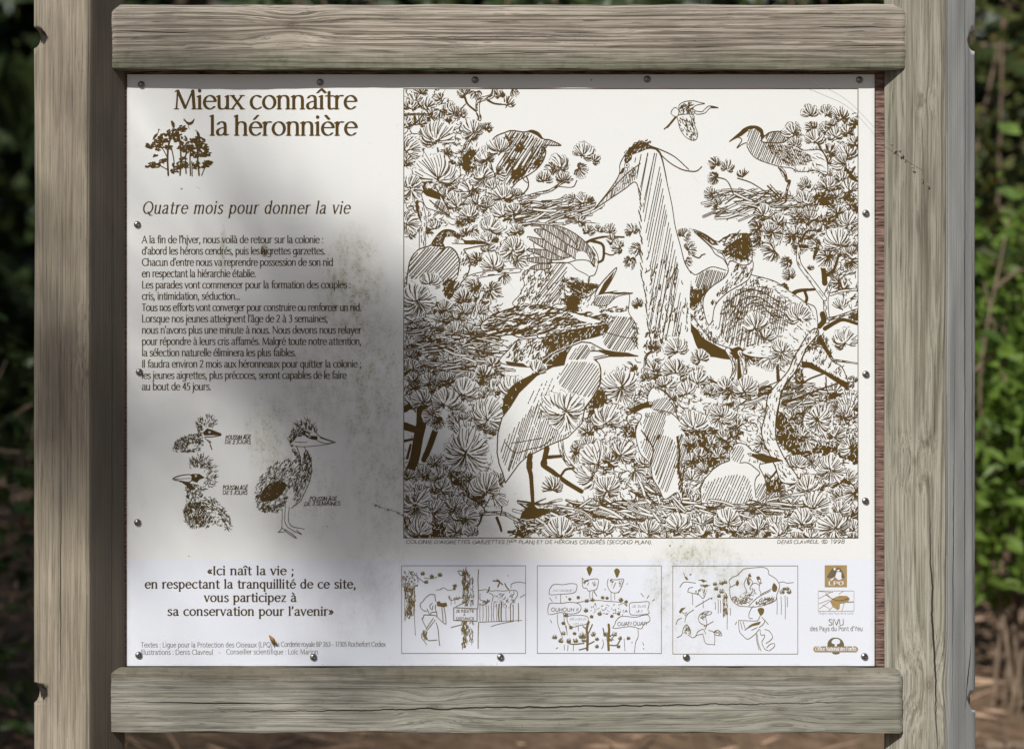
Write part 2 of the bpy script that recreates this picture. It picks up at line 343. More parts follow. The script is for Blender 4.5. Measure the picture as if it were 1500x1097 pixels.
# pen skeletons of the letters: x-height 10, capitals 14; L line, C curve, O arc (cx cy rx ry from to), S serif, H half serif, D dot
FONT = {
'a': (8.9, 'C 1.8 8.3 3 9.7 4.6 10 6.3 9.2 6.8 7.2;L 6.8 7.2 6.8 1.6;C 6.8 1.6 7.2 .2 8.5 .4;C 6.8 5.9 4 5.4 1.9 4.2 1.3 2.4 2 .5 3.8 .1 5.6 .9 6.8 2.6'),
'b': (9.8, 'L 1.8 15 1.8 .6;O 5.1 5 3.5 5 0 360;H 1.8 15'), 'c': (8.6, 'O 5.2 5 4 5 50 312'),
'd': (9.9, 'L 8 15 8 0;O 4.7 5 3.5 5 0 360;H 8 15'), 'e': (9.3, 'L 1.4 5.7 8.6 5.7;O 5 5 3.9 5 8 318'),
'f': (5.9, 'C 6.8 14.4 5.6 15.2 4.2 14.6 3.3 12.6 3.3 11;L 3.3 11 3.3 0;L 1 9.8 6 9.8;S 3.3 0'),
'g': (9.4, 'O 4.7 5 3.5 5 0 360;L 8 10 8 -2;C 8 -2 7.4 -4.4 4.8 -5 1.8 -4.2'),
'h': (9.9, 'L 1.8 15 1.8 0;C 1.8 7 3 9.3 5.2 10 7.3 9.2 7.9 7;L 7.9 7 7.9 0;H 1.8 15;S 1.8 0;S 7.9 0'),
'i': (3.8, 'L 1.9 10 1.9 0;D 1.9 13.6;H 1.9 10;S 1.9 0'), 'ı': (3.8, 'L 1.9 10 1.9 0;H 1.9 10;S 1.9 0'),
'j': (3.8, 'L 1.9 10 1.9 -3;C 1.9 -3 1.4 -4.8 -.4 -5;D 1.9 13.6;H 1.9 10'),
'k': (8.6, 'L 1.8 15 1.8 0;L 7.6 10 2 5;L 3.6 6.2 8.2 0;H 1.8 15;S 1.8 0'), 'l': (3.8, 'L 1.9 15 1.9 0;H 1.9 15;S 1.9 0'),
'm': (14.6, 'L 1.8 10 1.8 0;C 1.8 7 3 9.4 5 10 6.8 9.2 7.2 7;L 7.2 7 7.2 0;C 7.2 7 8.4 9.4 10.4 10 12.2 9.2 12.6 7;L 12.6 7 12.6 0;H 1.8 10;S 1.8 0;S 7.2 0;S 12.6 0'),
'n': (9.8, 'L 1.8 10 1.8 0;C 1.8 7 3 9.3 5.2 10 7.3 9.2 7.9 7;L 7.9 7 7.9 0;H 1.8 10;S 1.8 0;S 7.9 0'),
'o': (9.8, 'O 4.9 5 4 5 0 360'), 'p': (9.8, 'L 1.8 10 1.8 -5;O 5.1 5 3.5 5 0 360;H 1.8 10;S 1.8 -5'),
'q': (9.8, 'L 8 10 8 -5;O 4.7 5 3.5 5 0 360;S 8 -5'), 'r': (6.3, 'L 1.8 10 1.8 0;C 1.8 6.5 2.8 9 4.4 10 6 9.8;H 1.8 10;S 1.8 0'),
's': (7.5, 'C 6.3 8.7 4.9 10 2.9 9.8 1.6 8.2 2 6.6 4.2 5.2 6.2 3.8 6.5 1.9 5.2 .2 3.1 0 1.2 1.3'),
't': (6.2, 'L 3 13 3 2.2;C 3 2.2 3.4 .4 4.8 0 6 .5;L 1 9.8 5.8 9.8'),
'u': (9.7, 'L 1.7 10 1.7 3;C 1.7 3 2.2 .6 4.2 0 6.4 .8 7.7 3;L 7.7 10 7.7 0;H 1.7 10;H 7.7 10;S 8.2 0'),
'v': (8.6, 'L .8 10 4.3 0;T 4.3 .2 7.8 10;S .8 10;S 7.8 10'), 'x': (8.8, 'L 1 10 8 0;T 7.8 10 .8 0;S 1 10;S 7.9 10;S .9 0;S 8 0'),
'y': (8.8, 'L .8 10 4.6 .4;C 8.2 10 4.6 .4 3 -3.6 1 -5;S .8 10;S 8.2 10'), 'z': (8, 'L 1.2 9.8 7 9.8 1.2 .2 7.2 .2'),
'w': (12.6, 'L .8 10 3.8 0 6.4 10 9 0 12 10'),
'A': (11.4, 'T .6 0 5.8 14;L 5.8 14 11 0;T 2.6 4.8 9 4.8;S .7 0;S 10.9 0'), 'B': (10, 'L 1.8 14 1.8 0;O 2.5 10.6 5 3.4 -90 90;O 2.5 3.7 6 3.7 -90 90'),
'C': (12.4, 'O 7.4 7 6.2 7 48 312'), 'D': (13, 'L 1.8 14 1.8 0;O 4 7 7.6 7 -90 90;L 1.8 14 4 14;L 1.8 0 4 0;H 1.8 14;H 1.8 0'),
'E': (9.4, 'L 1.8 14 1.8 0;L 1.8 13.8 8.4 13.8;L 1.8 7.2 7.4 7.2;L 1.8 .2 8.6 .2'), 'F': (8.8, 'L 1.8 14 1.8 0;L 1.8 13.8 8.2 13.8;L 1.8 7.2 7.2 7.2'),
'G': (13, 'O 7.4 7 6.2 7 48 350;L 8.6 6.4 13 6.4'), 'H': (12, 'L 1.8 14 1.8 0;L 10.2 14 10.2 0;L 1.8 7.2 10.2 7.2'),
'I': (4, 'L 2 14 2 0;S 2 14;S 2 0'), 'J': (6, 'L 4 14 4 2;C 4 2 3.4 -.4 .6 0'), 'L': (8.8, 'L 1.8 14 1.8 0;L 1.8 .2 8.2 .2;H 1.8 14'),
'M': (15.6, 'T 1.6 .3 2.5 14;L 2.4 14 7.8 .6;T 7.8 .6 13.1 14;L 13.1 14 14 0;S 1.6 0;S 14 0;H 2.5 14;H 13.6 14'), 'N': (12.8, 'T 1.8 0 1.8 14;L 1.8 14 11 0;T 11 0 11 14;S 1.8 0;H 1.8 14;S 11 14'),
'O': (14.2, 'O 7.1 7 6.1 7 0 360'), 'P': (9.6, 'L 1.8 14 1.8 0;O 2.5 10.2 6 3.8 -90 90;S 1.8 0;H 1.8 14'), 'Q': (14.2, 'O 7.1 7 6.1 7 0 360;C 8 2 11 -1.6 14 -2'),
'R': (10.2, 'L 1.8 14 1.8 0;O 2.5 10.4 5.6 3.6 -90 90;L 4.8 6.8 9.8 0;S 1.8 0'), 'S': (9, 'C 8 12 6 14 3.2 13.6 1.5 11.4 2.4 9 5.2 7.2 8 5 8 2.2 6 .2 3.4 0 1.2 1.8'),
'T': (10.4, 'L 5.2 14 5.2 0;L .8 13.8 9.6 13.8;S 5.2 0'), 'U': (11.8, 'L 1.7 14 1.7 5;C 1.7 5 2.6 1 5.8 0 9 1 10 5;L 10 5 10 14'),
'V': (11.2, 'L .6 14 5.6 0 10.6 14'), 'Y': (10, 'L .8 14 5 7 5 0;L 9.2 14 5 7'), 'X': (10, 'L 1 14 9 0;L 9 14 1 0'), 'Z': (10, 'L 1 13.8 9 13.8 1 .2 9.2 .2'),
'0': (9, 'O 4.5 7 3.5 7 0 360'), '1': (6, 'L 1.4 11.8 3.6 14 3.6 0'), '2': (8.6, 'C 1.4 11.6 2.6 13.7 4.6 14 6.8 12.6 6.8 9.8 4.4 5.6 1.2 .2;L 1.2 .3 7.6 .3'),
'3': (8.4, 'C 1.4 12.6 3.6 14 6 13 6.4 10.4 4 7.8;C 4 7.8 7 6.6 7 2.8 4.6 .1 1.2 .8'), '4': (8.8, 'L 6 0 6 14 1 4.4 8.2 4.4'),
'5': (8.4, 'L 7 13.8 2.6 13.8 2.2 8;C 2.2 8 5.4 8.6 7 6 6.4 1.6 3.6 0 1.2 .8'), '6': (8.8, 'C 6.8 13.6 3.4 11.6 1.4 6;O 4.5 4.2 3.3 4.2 0 360'),
'7': (8.4, 'L 1 13.8 7.4 13.8 3 0'), '8': (8.8, 'O 4.4 10.6 2.8 3.4 0 360;O 4.4 3.7 3.4 3.7 0 360'), '9': (8.8, 'O 4.4 9.8 3.3 4.2 0 360;C 7.7 9.4 6 3 2.4 .2'),
'.': (4, 'D 2 .7'), ',': (4, 'D 2 .7;L 2.2 .6 1.2 -2.6'), ':': (4, 'D 2 .8;D 2 8.4'), ';': (4, 'D 2 8.4;D 2 .7;L 2.2 .6 1.2 -2.6'), '!': (4.4, 'L 2.4 14 2 4;D 2 .6'),
"'": (3.2, 'L 1.9 15 1.3 11'), '-': (5.2, 'L 1 5 4.4 5'), '–': (8, 'L 1 5 7.2 5'), '(': (5, 'C 4.2 15.4 1.9 11 1.9 3 4.2 -3'), ')': (5, 'C .8 15.4 3.1 11 3.1 3 .8 -3'),
'«': (8, 'L 4 8.6 1.4 5.4 4 2.2;L 7 8.6 4.4 5.4 7 2.2'), '»': (8, 'L 1.4 8.6 4 5.4 1.4 2.2;L 4.4 8.6 7 5.4 4.4 2.2'), ' ': (4.4, ''),
'©': (15, 'O 7 7 6.6 7 0 360;O 7 7 3 3.4 40 320'),
}
ACC = {'é': ('e', 'L 4 12 6.4 14.8'), 'è': ('e', 'L 5.8 12 3.4 14.8'), 'à': ('a', 'L 5 12 2.6 14.8'), 'â': ('a', 'L 1.8 12 4 14.8 6.2 12'), 'î': ('ı', 'L -.8 12.2 1.9 15 4.6 12.2'),
       'ï': ('ı', 'D .4 13.4;D 3.4 13.4'), 'ê': ('e', 'L 2.6 12 5 14.8 7.4 12'), 'É': ('E', 'L 4 15.6 6.6 18'), 'À': ('A', 'L 6.4 15.6 4 18'), 'Â': ('A', 'L 3.6 15.6 5.8 18 8 15.6')}
for k_, (b_, s_) in ACC.items(): FONT[k_] = (FONT[b_][0], FONT[b_][1]+';'+s_)

def text(ink, txt, x0, x1, base, xh, stem=1.9, thin=.8, serif=0., ital=0., track=0., space=1., jit=0., v=1, align=None):
    """letters drawn with a broad pen between x0 and x1 on the baseline (mm); xh is the x-height"""
    u = xh/10.; R = ink.rng
    adv = [FONT[c][0]*(space if c == ' ' else 1)+track for c in txt]
    tot = sum(adv)-track
    if x1 is None: kx = u
    else: kx = (x1-x0)/tot
    x = x0
    for c, ad in zip(txt, adv):
        jy = R.uniform(-jit, jit)*xh*.5; ja = 1+R.uniform(-jit, jit)*.5; sk = ital+R.uniform(-jit, jit)*.4
        T = lambda p: np.array([[x+(q[0]+sk*q[1])*kx*1.0, base+jy-q[1]*u*ja] for q in p])
        a, b = stem*u*.5, thin*u*.5
        for st in FONT[c][1].split(';'):
            if not st: continue
            k, n = st[0], [float(z) for z in st[1:].split()]
            pts = list(zip(n[::2], n[1::2]))
            if k == 'L': ink.stamp(T(pts), a, b, -.22 if serif else -.1, v)
            elif k == 'T': ink.stamp(T(pts), max(b*1.15, a*.52), max(b*1.15, a*.52), 0, v)
            elif k == 'C': ink.stamp(T(spline(pts)) if len(pts) > 2 else T(pts), a, b, -.22 if serif else -.1, v)
            elif k == 'O':
                th = np.radians(np.linspace(n[4], n[5], 26)); ink.stamp(T([(n[0]+n[2]*math.cos(t), n[1]+n[3]*math.sin(t)) for t in th]), a, b, -.22 if serif else -.1, v)
            elif k == 'D': ink.stamp(T(pts), a*1.18, a*1.18, 0, v)
            elif k == 'S' and serif:
                px, py = pts[0]; g = .35 if py > 1 else -.35
                ink.stamp(T([(px-serif, py-g*.2), (px+serif, py-g*.2)]), b*.9, b*.9, 0, v)
            elif k == 'H' and serif:
                px, py = pts[0]; ink.stamp(T([(px-serif*1.1, py-.9), (px, py-.1)]), b*1.1, b*1.1, 0, v)
        x += ad*kx
# ---------------------------------------------------------------- the printed heron picture
ZN = {z: (580+160*(i % 4)+(20 if i % 4 == 3 else 0), 120+170*(i//4), 6.094) for i, z in enumerate('abcdefghijklmnop')}
def Z(z, s):
    """points from a drafting grid square (millimetres on the panel x 6.094)"""
    ox, oy, k = ZN[z]; n = [float(q) for q in s.split()]
    return [(ox+a/k, oy+b/k) for a, b in zip(n[::2], n[1::2])]

def heron_picture():
    k = Ink(591, 130, 1257, 788, 3.0, 5); R = k.rng
    # --- tangled growth at the back: dark hollows, sprays behind sprays
    def mass(P, n, r0, r1, dk=.25, dens=1.0, hole=.3):
        Pa = np.asarray(P, float); f = k.inside(P, False); lo, hi = Pa.min(0), Pa.max(0); pts = []
        for t in range(n*30):
            x, y = R.uniform(lo[0], hi[0]), R.uniform(lo[1], hi[1])
            if f(x, y) and all((x-a)**2+(y-b)**2 > (r0*.95)**2 for a, b in pts): pts.append((x, y))
            if len(pts) >= n: break
        area = abs(sum(Pa[i][0]*Pa[(i+1) % len(Pa)][1]-Pa[(i+1) % len(Pa)][0]*Pa[i][1] for i in range(len(Pa))))/2
        k.fluff(P, int(area*.026*dens), lambda x, y: 90+70*math.sin(x*.11+y*.07), r0*.7, 1.05, 40, 1, False)
        for x, y in pts:
            if R.random() < hole*.7:
                q = r0*R.uniform(.5, .95)
                k.dark([(x+math.cos(t*.7)*q*R.uniform(.6, 1.2), y+3+math.sin(t*.7)*q*R.uniform(.5, 1.)) for t in range(9)], 14, None, 5, 1.3, 6)
        for i in range(n):
            x, y = R.uniform(lo[0], hi[0]), R.uniform(lo[1], hi[1])
            if f(x, y): k.tuft(x, y, r0*R.uniform(.5, .8), R.uniform(30, 150), R.choice([200, 260, 340]), dark=1 if R.random() < .25 else 0, rim=.5, w=.85)
        for x, y in sorted(pts, key=lambda p: p[1]):
            k.tuft(x, y+r0*.3, R.uniform(r0, r1), R.uniform(60, 120), R.choice([200, 230, 260, 340]), dark=1 if R.random() < dk*.5 else 0, rim=R.uniform(.3, .9), w=R.uniform(.65, .85))
    mass([(592, 131), (640, 131), (690, 180), (700, 230), (690, 330), (640, 330), (592, 350)], 20, 13, 18, .2)
    mass([(640, 280), (740, 215), (760, 330), (790, 370), (755, 400), (690, 360)], 16, 13, 17, .15)
    mass([(592, 400), (640, 410), (720, 420), (735, 460), (720, 560), (592, 600)], 30, 12, 17, .5, 2, .6)
    mass([(592, 540), (735, 540), (740, 620), (700, 660), (650, 600), (592, 600)], 20, 13, 18, .3, 1.5, .5)
    mass([(592, 690), (700, 650), (735, 700), (690, 787), (592, 787)], 22, 13, 18, .35, 1.6, .5)
    mass([(860, 560), (960, 520), (1060, 560), (1130, 600), (1130, 660), (1010, 700), (900, 720), (840, 680)], 38, 13, 18, .3, 1.5, .45)
    mass([(790, 745), (1010, 700), (1255, 690), (1255, 787), (760, 787)], 60, 12, 18, .25, 1.5, .4)
    mass([(1110, 295), (1180, 280), (1255, 260), (1255, 480), (1215, 400), (1180, 360), (1110, 360)], 28, 12, 16, .45, 1.5, .55)
    mass([(1080, 450), (1180, 450), (1200, 500), (1150, 545), (1090, 520)], 12, 13, 18, .2, 1.5, .4)
    mass([(1140, 560), (1255, 570), (1255, 680), (1150, 690)], 26, 12, 17, .4, 1.8, .6)
    mass([(1160, 190), (1255, 165), (1255, 290), (1210, 290), (1170, 230)], 16, 11, 15, .1, .5, .1)
    # solid hollows
    for z, s in (('a', '600 660 690 600 720 690 690 780 640 800 600 730'), ('a', '250 960 330 960 370 1060 270 1040'), ('h', '690 180 870 150 850 210 720 210'), ('h', '980 20 1070 10 1070 120 1010 90'),
                 ('d', '700 1000 800 990 860 1060 820 1100 700 1090'), ('l', '0 300 120 310 210 370 160 420 60 370'), ('p', '480 120 700 130 940 150 1060 120 1060 285 960 250 700 200 560 260 480 200'),
                 ('p', '380 40 560 30 600 110 470 150 380 120'), ('p', '280 460 380 430 380 520 300 560 260 520'), ('p', '960 720 1068 715 1068 785 1020 780'), ('n', '60 900 180 840 220 910 150 950 60 920'),
                 ('m', '80 790 150 800 180 850 90 870'), ('m', '300 860 420 830 440 930 330 950'), ('m', '480 400 570 400 600 470 520 490'), ('k', '1000 1040 1097 1030 1097 1090 1000 1090'),
                 ('o', '640 30 1000 20 1000 200 860 330 700 330 640 280'), ('k', '90 1020 180 1010 190 1090 100 1090'), ('o', '600 560 640 580 690 660 620 660'), ('l', '370 900 440 930 520 1090 360 1090'),
                 ('l', '520 510 580 500 590 660 525 660'), ('i', '300 210 410 230 400 290 330 280')):
        k.dark(Z(z, s), 26, None, 6, 1.5, 14)
    for z, s, n in (('o', '640 30 1000 20 1000 200 860 330 700 330 640 280', 120), ('p', '380 30 1060 60 1060 285 700 220 480 200', 70), ('l', '370 900 440 930 520 1090 360 1090', 12)):
        k.fluff(Z(z, s), n, 70, 6, 1.1, 60, 0)
    # --- nests of twigs
    k.twigs([(600, 470), (700, 478), (745, 500), (740, 545), (600, 545)], 130, 4, 40, 2.4, 14, .45)
    k.twigs([(745, 290), (800, 285), (862, 300), (870, 328), (760, 330)], 75, 10, 42, 2.4, 12, .3)
    k.twigs([(1040, 285), (1085, 270), (1150, 285), (1180, 300), (1120, 318), (1050, 318)], 60, 12, 44, 2.2, 14, .3)
    for s in ('1030 560 1070 530 1110 510', '1050 600 1100 560 1140 540'): pass
    k.twigs([(765, 735), (1000, 730), (1010, 775), (770, 775)], 120, -4, 46, 2.8, 14, .3)
    k.twigs([(940, 700), (1000, 735), (1010, 785), (930, 785)], 40, -42, 36, 2.8, 20, .3)
    k.twigs([(1020, 735), (1170, 725), (1190, 750), (1040, 760)], 50, 4, 40, 2.6, 16, .3)
    k.twigs([(1090, 560), (1225, 560), (1200, 600), (1100, 590)], 44, 8, 40, 2.2, 18, .4)
    k.line(Z('d', '0 860 120 900 250 980 370 1050'), 1.4); k.line(Z('d', '270 930 330 990 390 1050'), 2.2); k.line(Z('d', '290 915 350 980 410 1040'), 1)
    # --- boughs
    for z, s, a, b, st in (('a', '880 70 850 130 740 170 730 270 745 330 700 430', 7, 5, 'bark'), ('a', '610 130 640 200 710 260', 3, 2.4, 'dark'), ('a', '820 165 880 195 990 205', 3, 1.6, 'dark'), ('a', '80 290 180 290 300 290 350 260', 3.4, 2.4, 'bark'),
                           ('a', '80 410 160 380 220 320 240 290', 1.8, 1.4, 'dark'), ('a', '160 300 170 350 150 390', 2.4, 1.6, 'dark'), ('a', '700 470 640 540 610 610', 6, 6, 'bark'), ('a', '370 590 380 650', 2, 2, 'bark'), ('a', '560 260 620 200', 1.3, 1.3, 'dark'),
                           ('b', '120 1050 280 1000 400 970 510 900 600 870', 5, 3, 'bark'), ('b', '480 935 600 940 640 880', 1, 1, 'dark'), ('f', '720 400 780 370 900 345 1060 350', 3.4, 2, 'dark'), ('f', '760 380 860 410 880 470 870 550 830 575', 4, 3, 'dark'),
                           ('f', '880 490 950 510 1000 480', 1.6, 1.3, 'dark'), ('e', '570 760 700 700 860 670 1097 645', 9, 7, 'bark'), ('e', '770 850 740 930 690 1060', 8, 9, 'bark'), ('e', '215 60 240 200 235 330 235 450', 10, 10, 'bark'), ('e', '185 0 190 100 215 220', 4, 4, 'dark'),
                           ('d', '830 640 900 660 1000 690 1050 640', 4, 3, 'bark'), ('d', '715 550 760 620 800 690 805 760', 2.2, 1.4, 'dark'), ('d', '790 560 820 640', 2, 2, 'dark'), ('d', '870 550 820 640', 1.2, 1.2, 'dark'), ('d', '950 770 1050 880', 7, 6, 'dark'), ('d', '1020 810 1050 760', 3, 2, 'dark'),
                           ('c', '900 850 1000 880 1060 990', 1.4, 1.4, 'dark'), ('c', '880 980 960 1010 1060 1010', 1.2, 1.2, 'dark'), ('g', '690 510 750 535 780 510 810 500', 1.8, 1.2, 'dark'),
                           ('h', '800 1097 790 900 830 780 880 720 1065 620', 8, 6, 'bark'), ('h', '780 900 700 790 610 670 550 580 545 470 560 400 600 300', 7, 5, 'light'), ('h', '420 340 470 390 550 420', 5, 4, 'light'), ('h', '830 860 930 830 1065 815', 5, 4, 'light'),
                           ('h', '780 760 770 650 740 580 690 540 700 480', 8, 4, 'dark'), ('h', '800 690 860 640 890 560 900 520', 4, 3, 'dark'), ('h', '560 430 700 440', 5, 4, 'dark'), ('h', '470 880 540 830 690 815', 7, 3, 'dark'), ('h', '600 830 620 900 590 960', 4, 4, 'dark'), ('h', '560 390 620 300 690 290', 3, 2, 'dark'),
                           ('h', '820 1080 900 1060 1065 1000', 5, 4, 'bark'), ('l', '760 0 770 60 730 110', 8, 7, 'dark'), ('l', '780 130 880 70 950 50 1065 85', 6, 4, 'dark'), ('l', '210 250 300 260 360 360', 3, 3, 'light'), ('l', '355 440 365 590', 4, 5, 'dark'),
                           ('l', '190 680 250 650 300 650', 5, 3, 'dark'), ('l', '400 790 560 740 740 670 920 610', 3, 1.5, 'dark'), ('l', '560 640 640 580 770 530', 2, 2, 'dark'), ('l', '790 560 800 680 850 760', 1.6, 1, 'dark'),
                           ('l', '830 410 930 420 1065 440', 4, 2, 'light'), ('i', '560 280 640 330 780 370', 3, 2, 'light'), ('i', '590 460 800 480 900 520 980 560', 3, 3, 'bark'), ('i', '620 260 760 200 1000 240', 1.6, 1, 'dark'),
                           ('i', '230 860 225 980 200 1097 165 1290 110 1430', 15, 13, 'dark'), ('i', '390 940 350 1040 300 1180 250 1300', 9, 8, 'dark'), ('i', '80 1000 200 1040', 11, 9, 'dark'), ('i', '80 850 150 800', 9, 7, 'dark'), ('m', '80 95 150 80', 4, 3, 'dark'), ('m', '130 130 100 250', 3, 4, 'dark'),
                           ('m', '700 760 800 745 950 740 1060 790 1150 830', 5, 6, 'bark'), ('m', '770 750 745 830 700 880', 2.6, 1.6, 'dark'), ('m', '900 780 930 860 940 900', 4, 2.5, 'dark'), ('m', '610 480 690 600 780 690 790 730', 1.2, 1.6, 'dark'), ('m', '940 600 945 700 930 760', 1.3, 1.5, 'dark'), ('m', '830 620 790 690', 1.2, 1, 'dark'),
                           ('n', '490 80 510 200 560 290 640 370', 8, 6, 'bark'), ('n', '380 240 500 230', 5, 4, 'dark'), ('n', '500 400 540 350 610 340', 3, 3, 'dark'), ('p', '900 390 960 450 1040 500', 6, 4, 'dark'), ('p', '850 510 900 480 940 460', 3, 2, 'dark'), ('p', '430 250 300 420 250 400', 3, 2, 'dark'),
                           ('k', '270 480 280 380 330 330', 4, 3, 'bark'), ('k', '860 590 920 620', 3, 2.5, 'dark'), ('k', '200 600 330 560 390 530', 1.4, 1.2, 'light')):
        k.limb(Z(z, s), a, b, st)
    T = k.tuft
    # --- sprays of needles (x, y, reach, direction, fan, weight)
    for x, y, r, a, sp, dk in ((616, 136, 12, 90, 200, 0), (646, 145, 12, 160, 220, 0), (600, 159, 15, 90, 200, 1), (626, 159, 17, 85, 150, 1), (665, 166, 13, 100, 260, 0), (645, 163, 12, 250, 170, 0), (682, 138, 14, 120, 200, 0), (697, 135, 12, 270, 200, 0),
                               (733, 141, 10, 100, 240, 0), (742, 155, 16, 55, 110, 1), (751, 131, 12, 300, 100, 0), (639, 207, 34, 95, 205, 0), (596, 222, 24, 40, 170, 0), (641, 263, 40, 88, 215, 0), (693, 194, 22, 95, 240, 0), (712, 190, 12, 60, 200, 1), (713, 233, 18, 110, 300, 0), (707, 261, 21, 80, 350, 0),
                               (688, 281, 19, 150, 180, 0), (736, 290, 22, 95, 200, 0), (664, 297, 18, 90, 200, 0), (601, 276, 22, 90, 350, 0), (699, 298, 15, 70, 220, 0), (669, 303, 17, 90, 200, 0), (687, 318, 19, 70, 250, 0), (596, 329, 22, 0, 300, 0), (637, 335, 13, 100, 160, 0), (692, 338, 11, 280, 160, 0), (674, 326, 9, 90, 355, 0),
                               (736, 317, 23, 95, 230, 0), (716, 337, 21, 70, 190, 0), (753, 312, 16, 110, 220, 0), (758, 340, 14, 90, 300, 0), (751, 366, 23, 90, 355, 0), (758, 382, 14, 330, 240, 0), (723, 393, 24, 90, 210, 0), (737, 404, 13, 310, 200, 0), (698, 381, 15, 130, 300, 1), (695, 421, 17, 150, 330, 1), (719, 426, 21, 330, 260, 1),
                               (703, 459, 14, 60, 150, 0), (853, 228, 21, 75, 210, 0), (870, 236, 11, 30, 240, 0), (820, 246, 21, 110, 300, 0), (848, 247, 15, 340, 260, 0), (809, 250, 14, 180, 220, 0), (825, 265, 15, 80, 220, 0), (796, 265, 17, 85, 200, 1), (758, 288, 11, 100, 140, 0), (853, 298, 16, 130, 210, 0), (862, 297, 12, 40, 80, 1), (840, 292, 11, 150, 150, 0),
                               (848, 325, 12, 60, 300, 0), (861, 340, 12, 70, 260, 0), (876, 339, 10, 70, 160, 0), (893, 340, 13, 60, 230, 0), (898, 353, 11, 150, 250, 0), (907, 363, 14, 160, 300, 0), (926, 340, 13, 120, 250, 0), (923, 381, 13, 250, 300, 0), (934, 364, 13, 200, 260, 0), (1000, 345, 14, 60, 250, 0), (1008, 366, 14, 20, 220, 0), (1005, 382, 10, 330, 200, 0),
                               (1048, 242, 13, 130, 230, 0), (1064, 248, 14, 90, 220, 0), (1048, 260, 12, 180, 280, 0), (1043, 285, 13, 150, 260, 0), (1051, 300, 11, 140, 220, 0), (1088, 259, 13, 100, 130, 1),
                               (1188, 170, 17, 95, 170, 0), (1211, 169, 17, 70, 180, 0), (1233, 174, 18, 80, 260, 1), (1190, 188, 13, 150, 280, 0), (1218, 184, 11, 90, 355, 0), (1223, 201, 17, 95, 230, 0), (1242, 195, 14, 90, 300, 0), (1252, 182, 12, 130, 300, 1), (1162, 196, 18, 120, 280, 0), (1193, 208, 19, 90, 200, 0), (1163, 213, 17, 110, 180, 0), (1242, 229, 21, 100, 210, 0), (1237, 241, 21, 170, 200, 0), (1252, 212, 14, 120, 200, 0), (1180, 273, 14, 100, 250, 0), (1211, 275, 19, 90, 210, 0), (1232, 263, 14, 100, 260, 0), (1244, 279, 17, 100, 210, 0), (1178, 296, 17, 90, 200, 0),
                               (1118, 316, 18, 90, 200, 0), (1182, 299, 13, 90, 240, 0), (1167, 316, 13, 100, 240, 0), (1186, 321, 14, 90, 200, 0), (1110, 335, 16, 180, 300, 1), (1131, 340, 16, 90, 355, 0), (1113, 352, 14, 200, 240, 1), (1134, 368, 22, 210, 200, 1), (1154, 383, 13, 230, 330, 1), (1159, 347, 13, 240, 260, 1), (1242, 330, 21, 105, 250, 0), (1229, 360, 28, 95, 200, 0), (1196, 360, 13, 130, 160, 0), (1211, 376, 19, 240, 260, 1), (1244, 385, 16, 300, 200, 1), (1157, 404, 13, 110, 300, 0), (1150, 420, 9, 200, 330, 0), (1172, 468, 26, 90, 220, 0), (1228, 414, 11, 200, 300, 0), (1187, 395, 7, 90, 140, 0), (1232, 452, 16, 100, 120, 0),
                               (1106, 480, 28, 100, 240, 0), (1121, 495, 18, 70, 200, 0), (1146, 515, 23, 70, 355, 0), (1128, 524, 19, 240, 160, 0), (1237, 503, 24, 100, 250, 0), (1250, 560, 12, 160, 250, 0), (1090, 573, 25, 85, 300, 0), (1198, 614, 25, 90, 355, 0), (1244, 601, 24, 100, 180, 0), (1222, 640, 20, 70, 250, 0), (1180, 645, 18, 300, 220, 0), (1245, 655, 18, 160, 240, 0),
                               (665, 489, 19, 95, 190, 0), (688, 487, 12, 70, 320, 0), (605, 540, 15, 90, 300, 0), (606, 557, 13, 90, 240, 0), (629, 560, 16, 100, 230, 0), (650, 558, 15, 90, 200, 0), (708, 551, 19, 60, 330, 1), (721, 534, 13, 90, 240, 0), (723, 572, 17, 80, 200, 0), (754, 575, 27, 95, 220, 0), (677, 579, 28, 80, 230, 0), (650, 592, 26, 95, 210, 0), (619, 590, 22, 90, 250, 0), (634, 609, 17, 200, 260, 0), (668, 622, 15, 150, 260, 0), (640, 618, 14, 290, 200, 1), (714, 615, 38, 85, 270, 0), (682, 640, 26, 90, 190, 0)):
        T(x, y, r, a, sp, dark=dk, rim=.75 if r > 14 else .5)
    B, H, F, L = k.body, k.hatch, k.fluff, k.line
    # --- flying heron, high up
    B(Z('c', '540 230 575 260 560 310 520 300 505 270'), .9); L(Z('c', '545 312 480 390 445 422'), 1.6); L(Z('c', '550 318 490 390 470 410'), 1)
    B(Z('c', '575 215 620 180 700 170 760 185 805 195 760 203 720 215 700 240 720 260 700 290 640 300 590 280'), .9); F(Z('c', '580 220 690 185 700 290 600 280'), 55, 45, 4, 1.2, 20)
    B(Z('c', '715 262 780 268 810 240 850 216 925 232 860 234 835 250 805 280 735 290'), .8); L(Z('c', '860 225 925 232'), 1.4)
    B(Z('c', '568 300 700 295 710 370 742 470 715 522 640 497 590 430 568 350'), .9); F(Z('c', '575 300 700 300 710 380 735 480 700 515 600 440'), 70, -60, 4.4, 1, 14); L(Z('c', '590 330 680 370 710 430'), 1.2)
    # --- young heron, top right, bill open
    B(Z('d', '-72 535 20 455 60 418 120 395 180 400 222 430 240 480 300 450 390 445 440 490 560 600 640 610 740 610 790 680 806 760 795 830 700 790 620 800 540 800 480 770 400 760 350 750 200 700 130 650 88 580 85 545 40 560 -5 590 40 520 -10 495'), 1.2)
    k.poly(Z('d', '-72 537 20 455 60 418 120 395 180 400 222 430 240 480 215 520 200 450 150 415 90 440 40 480'), 1); H(Z('d', '90 450 190 430 230 520 330 560 400 740 300 725 190 690 110 610'), 68, 2.6, .8)
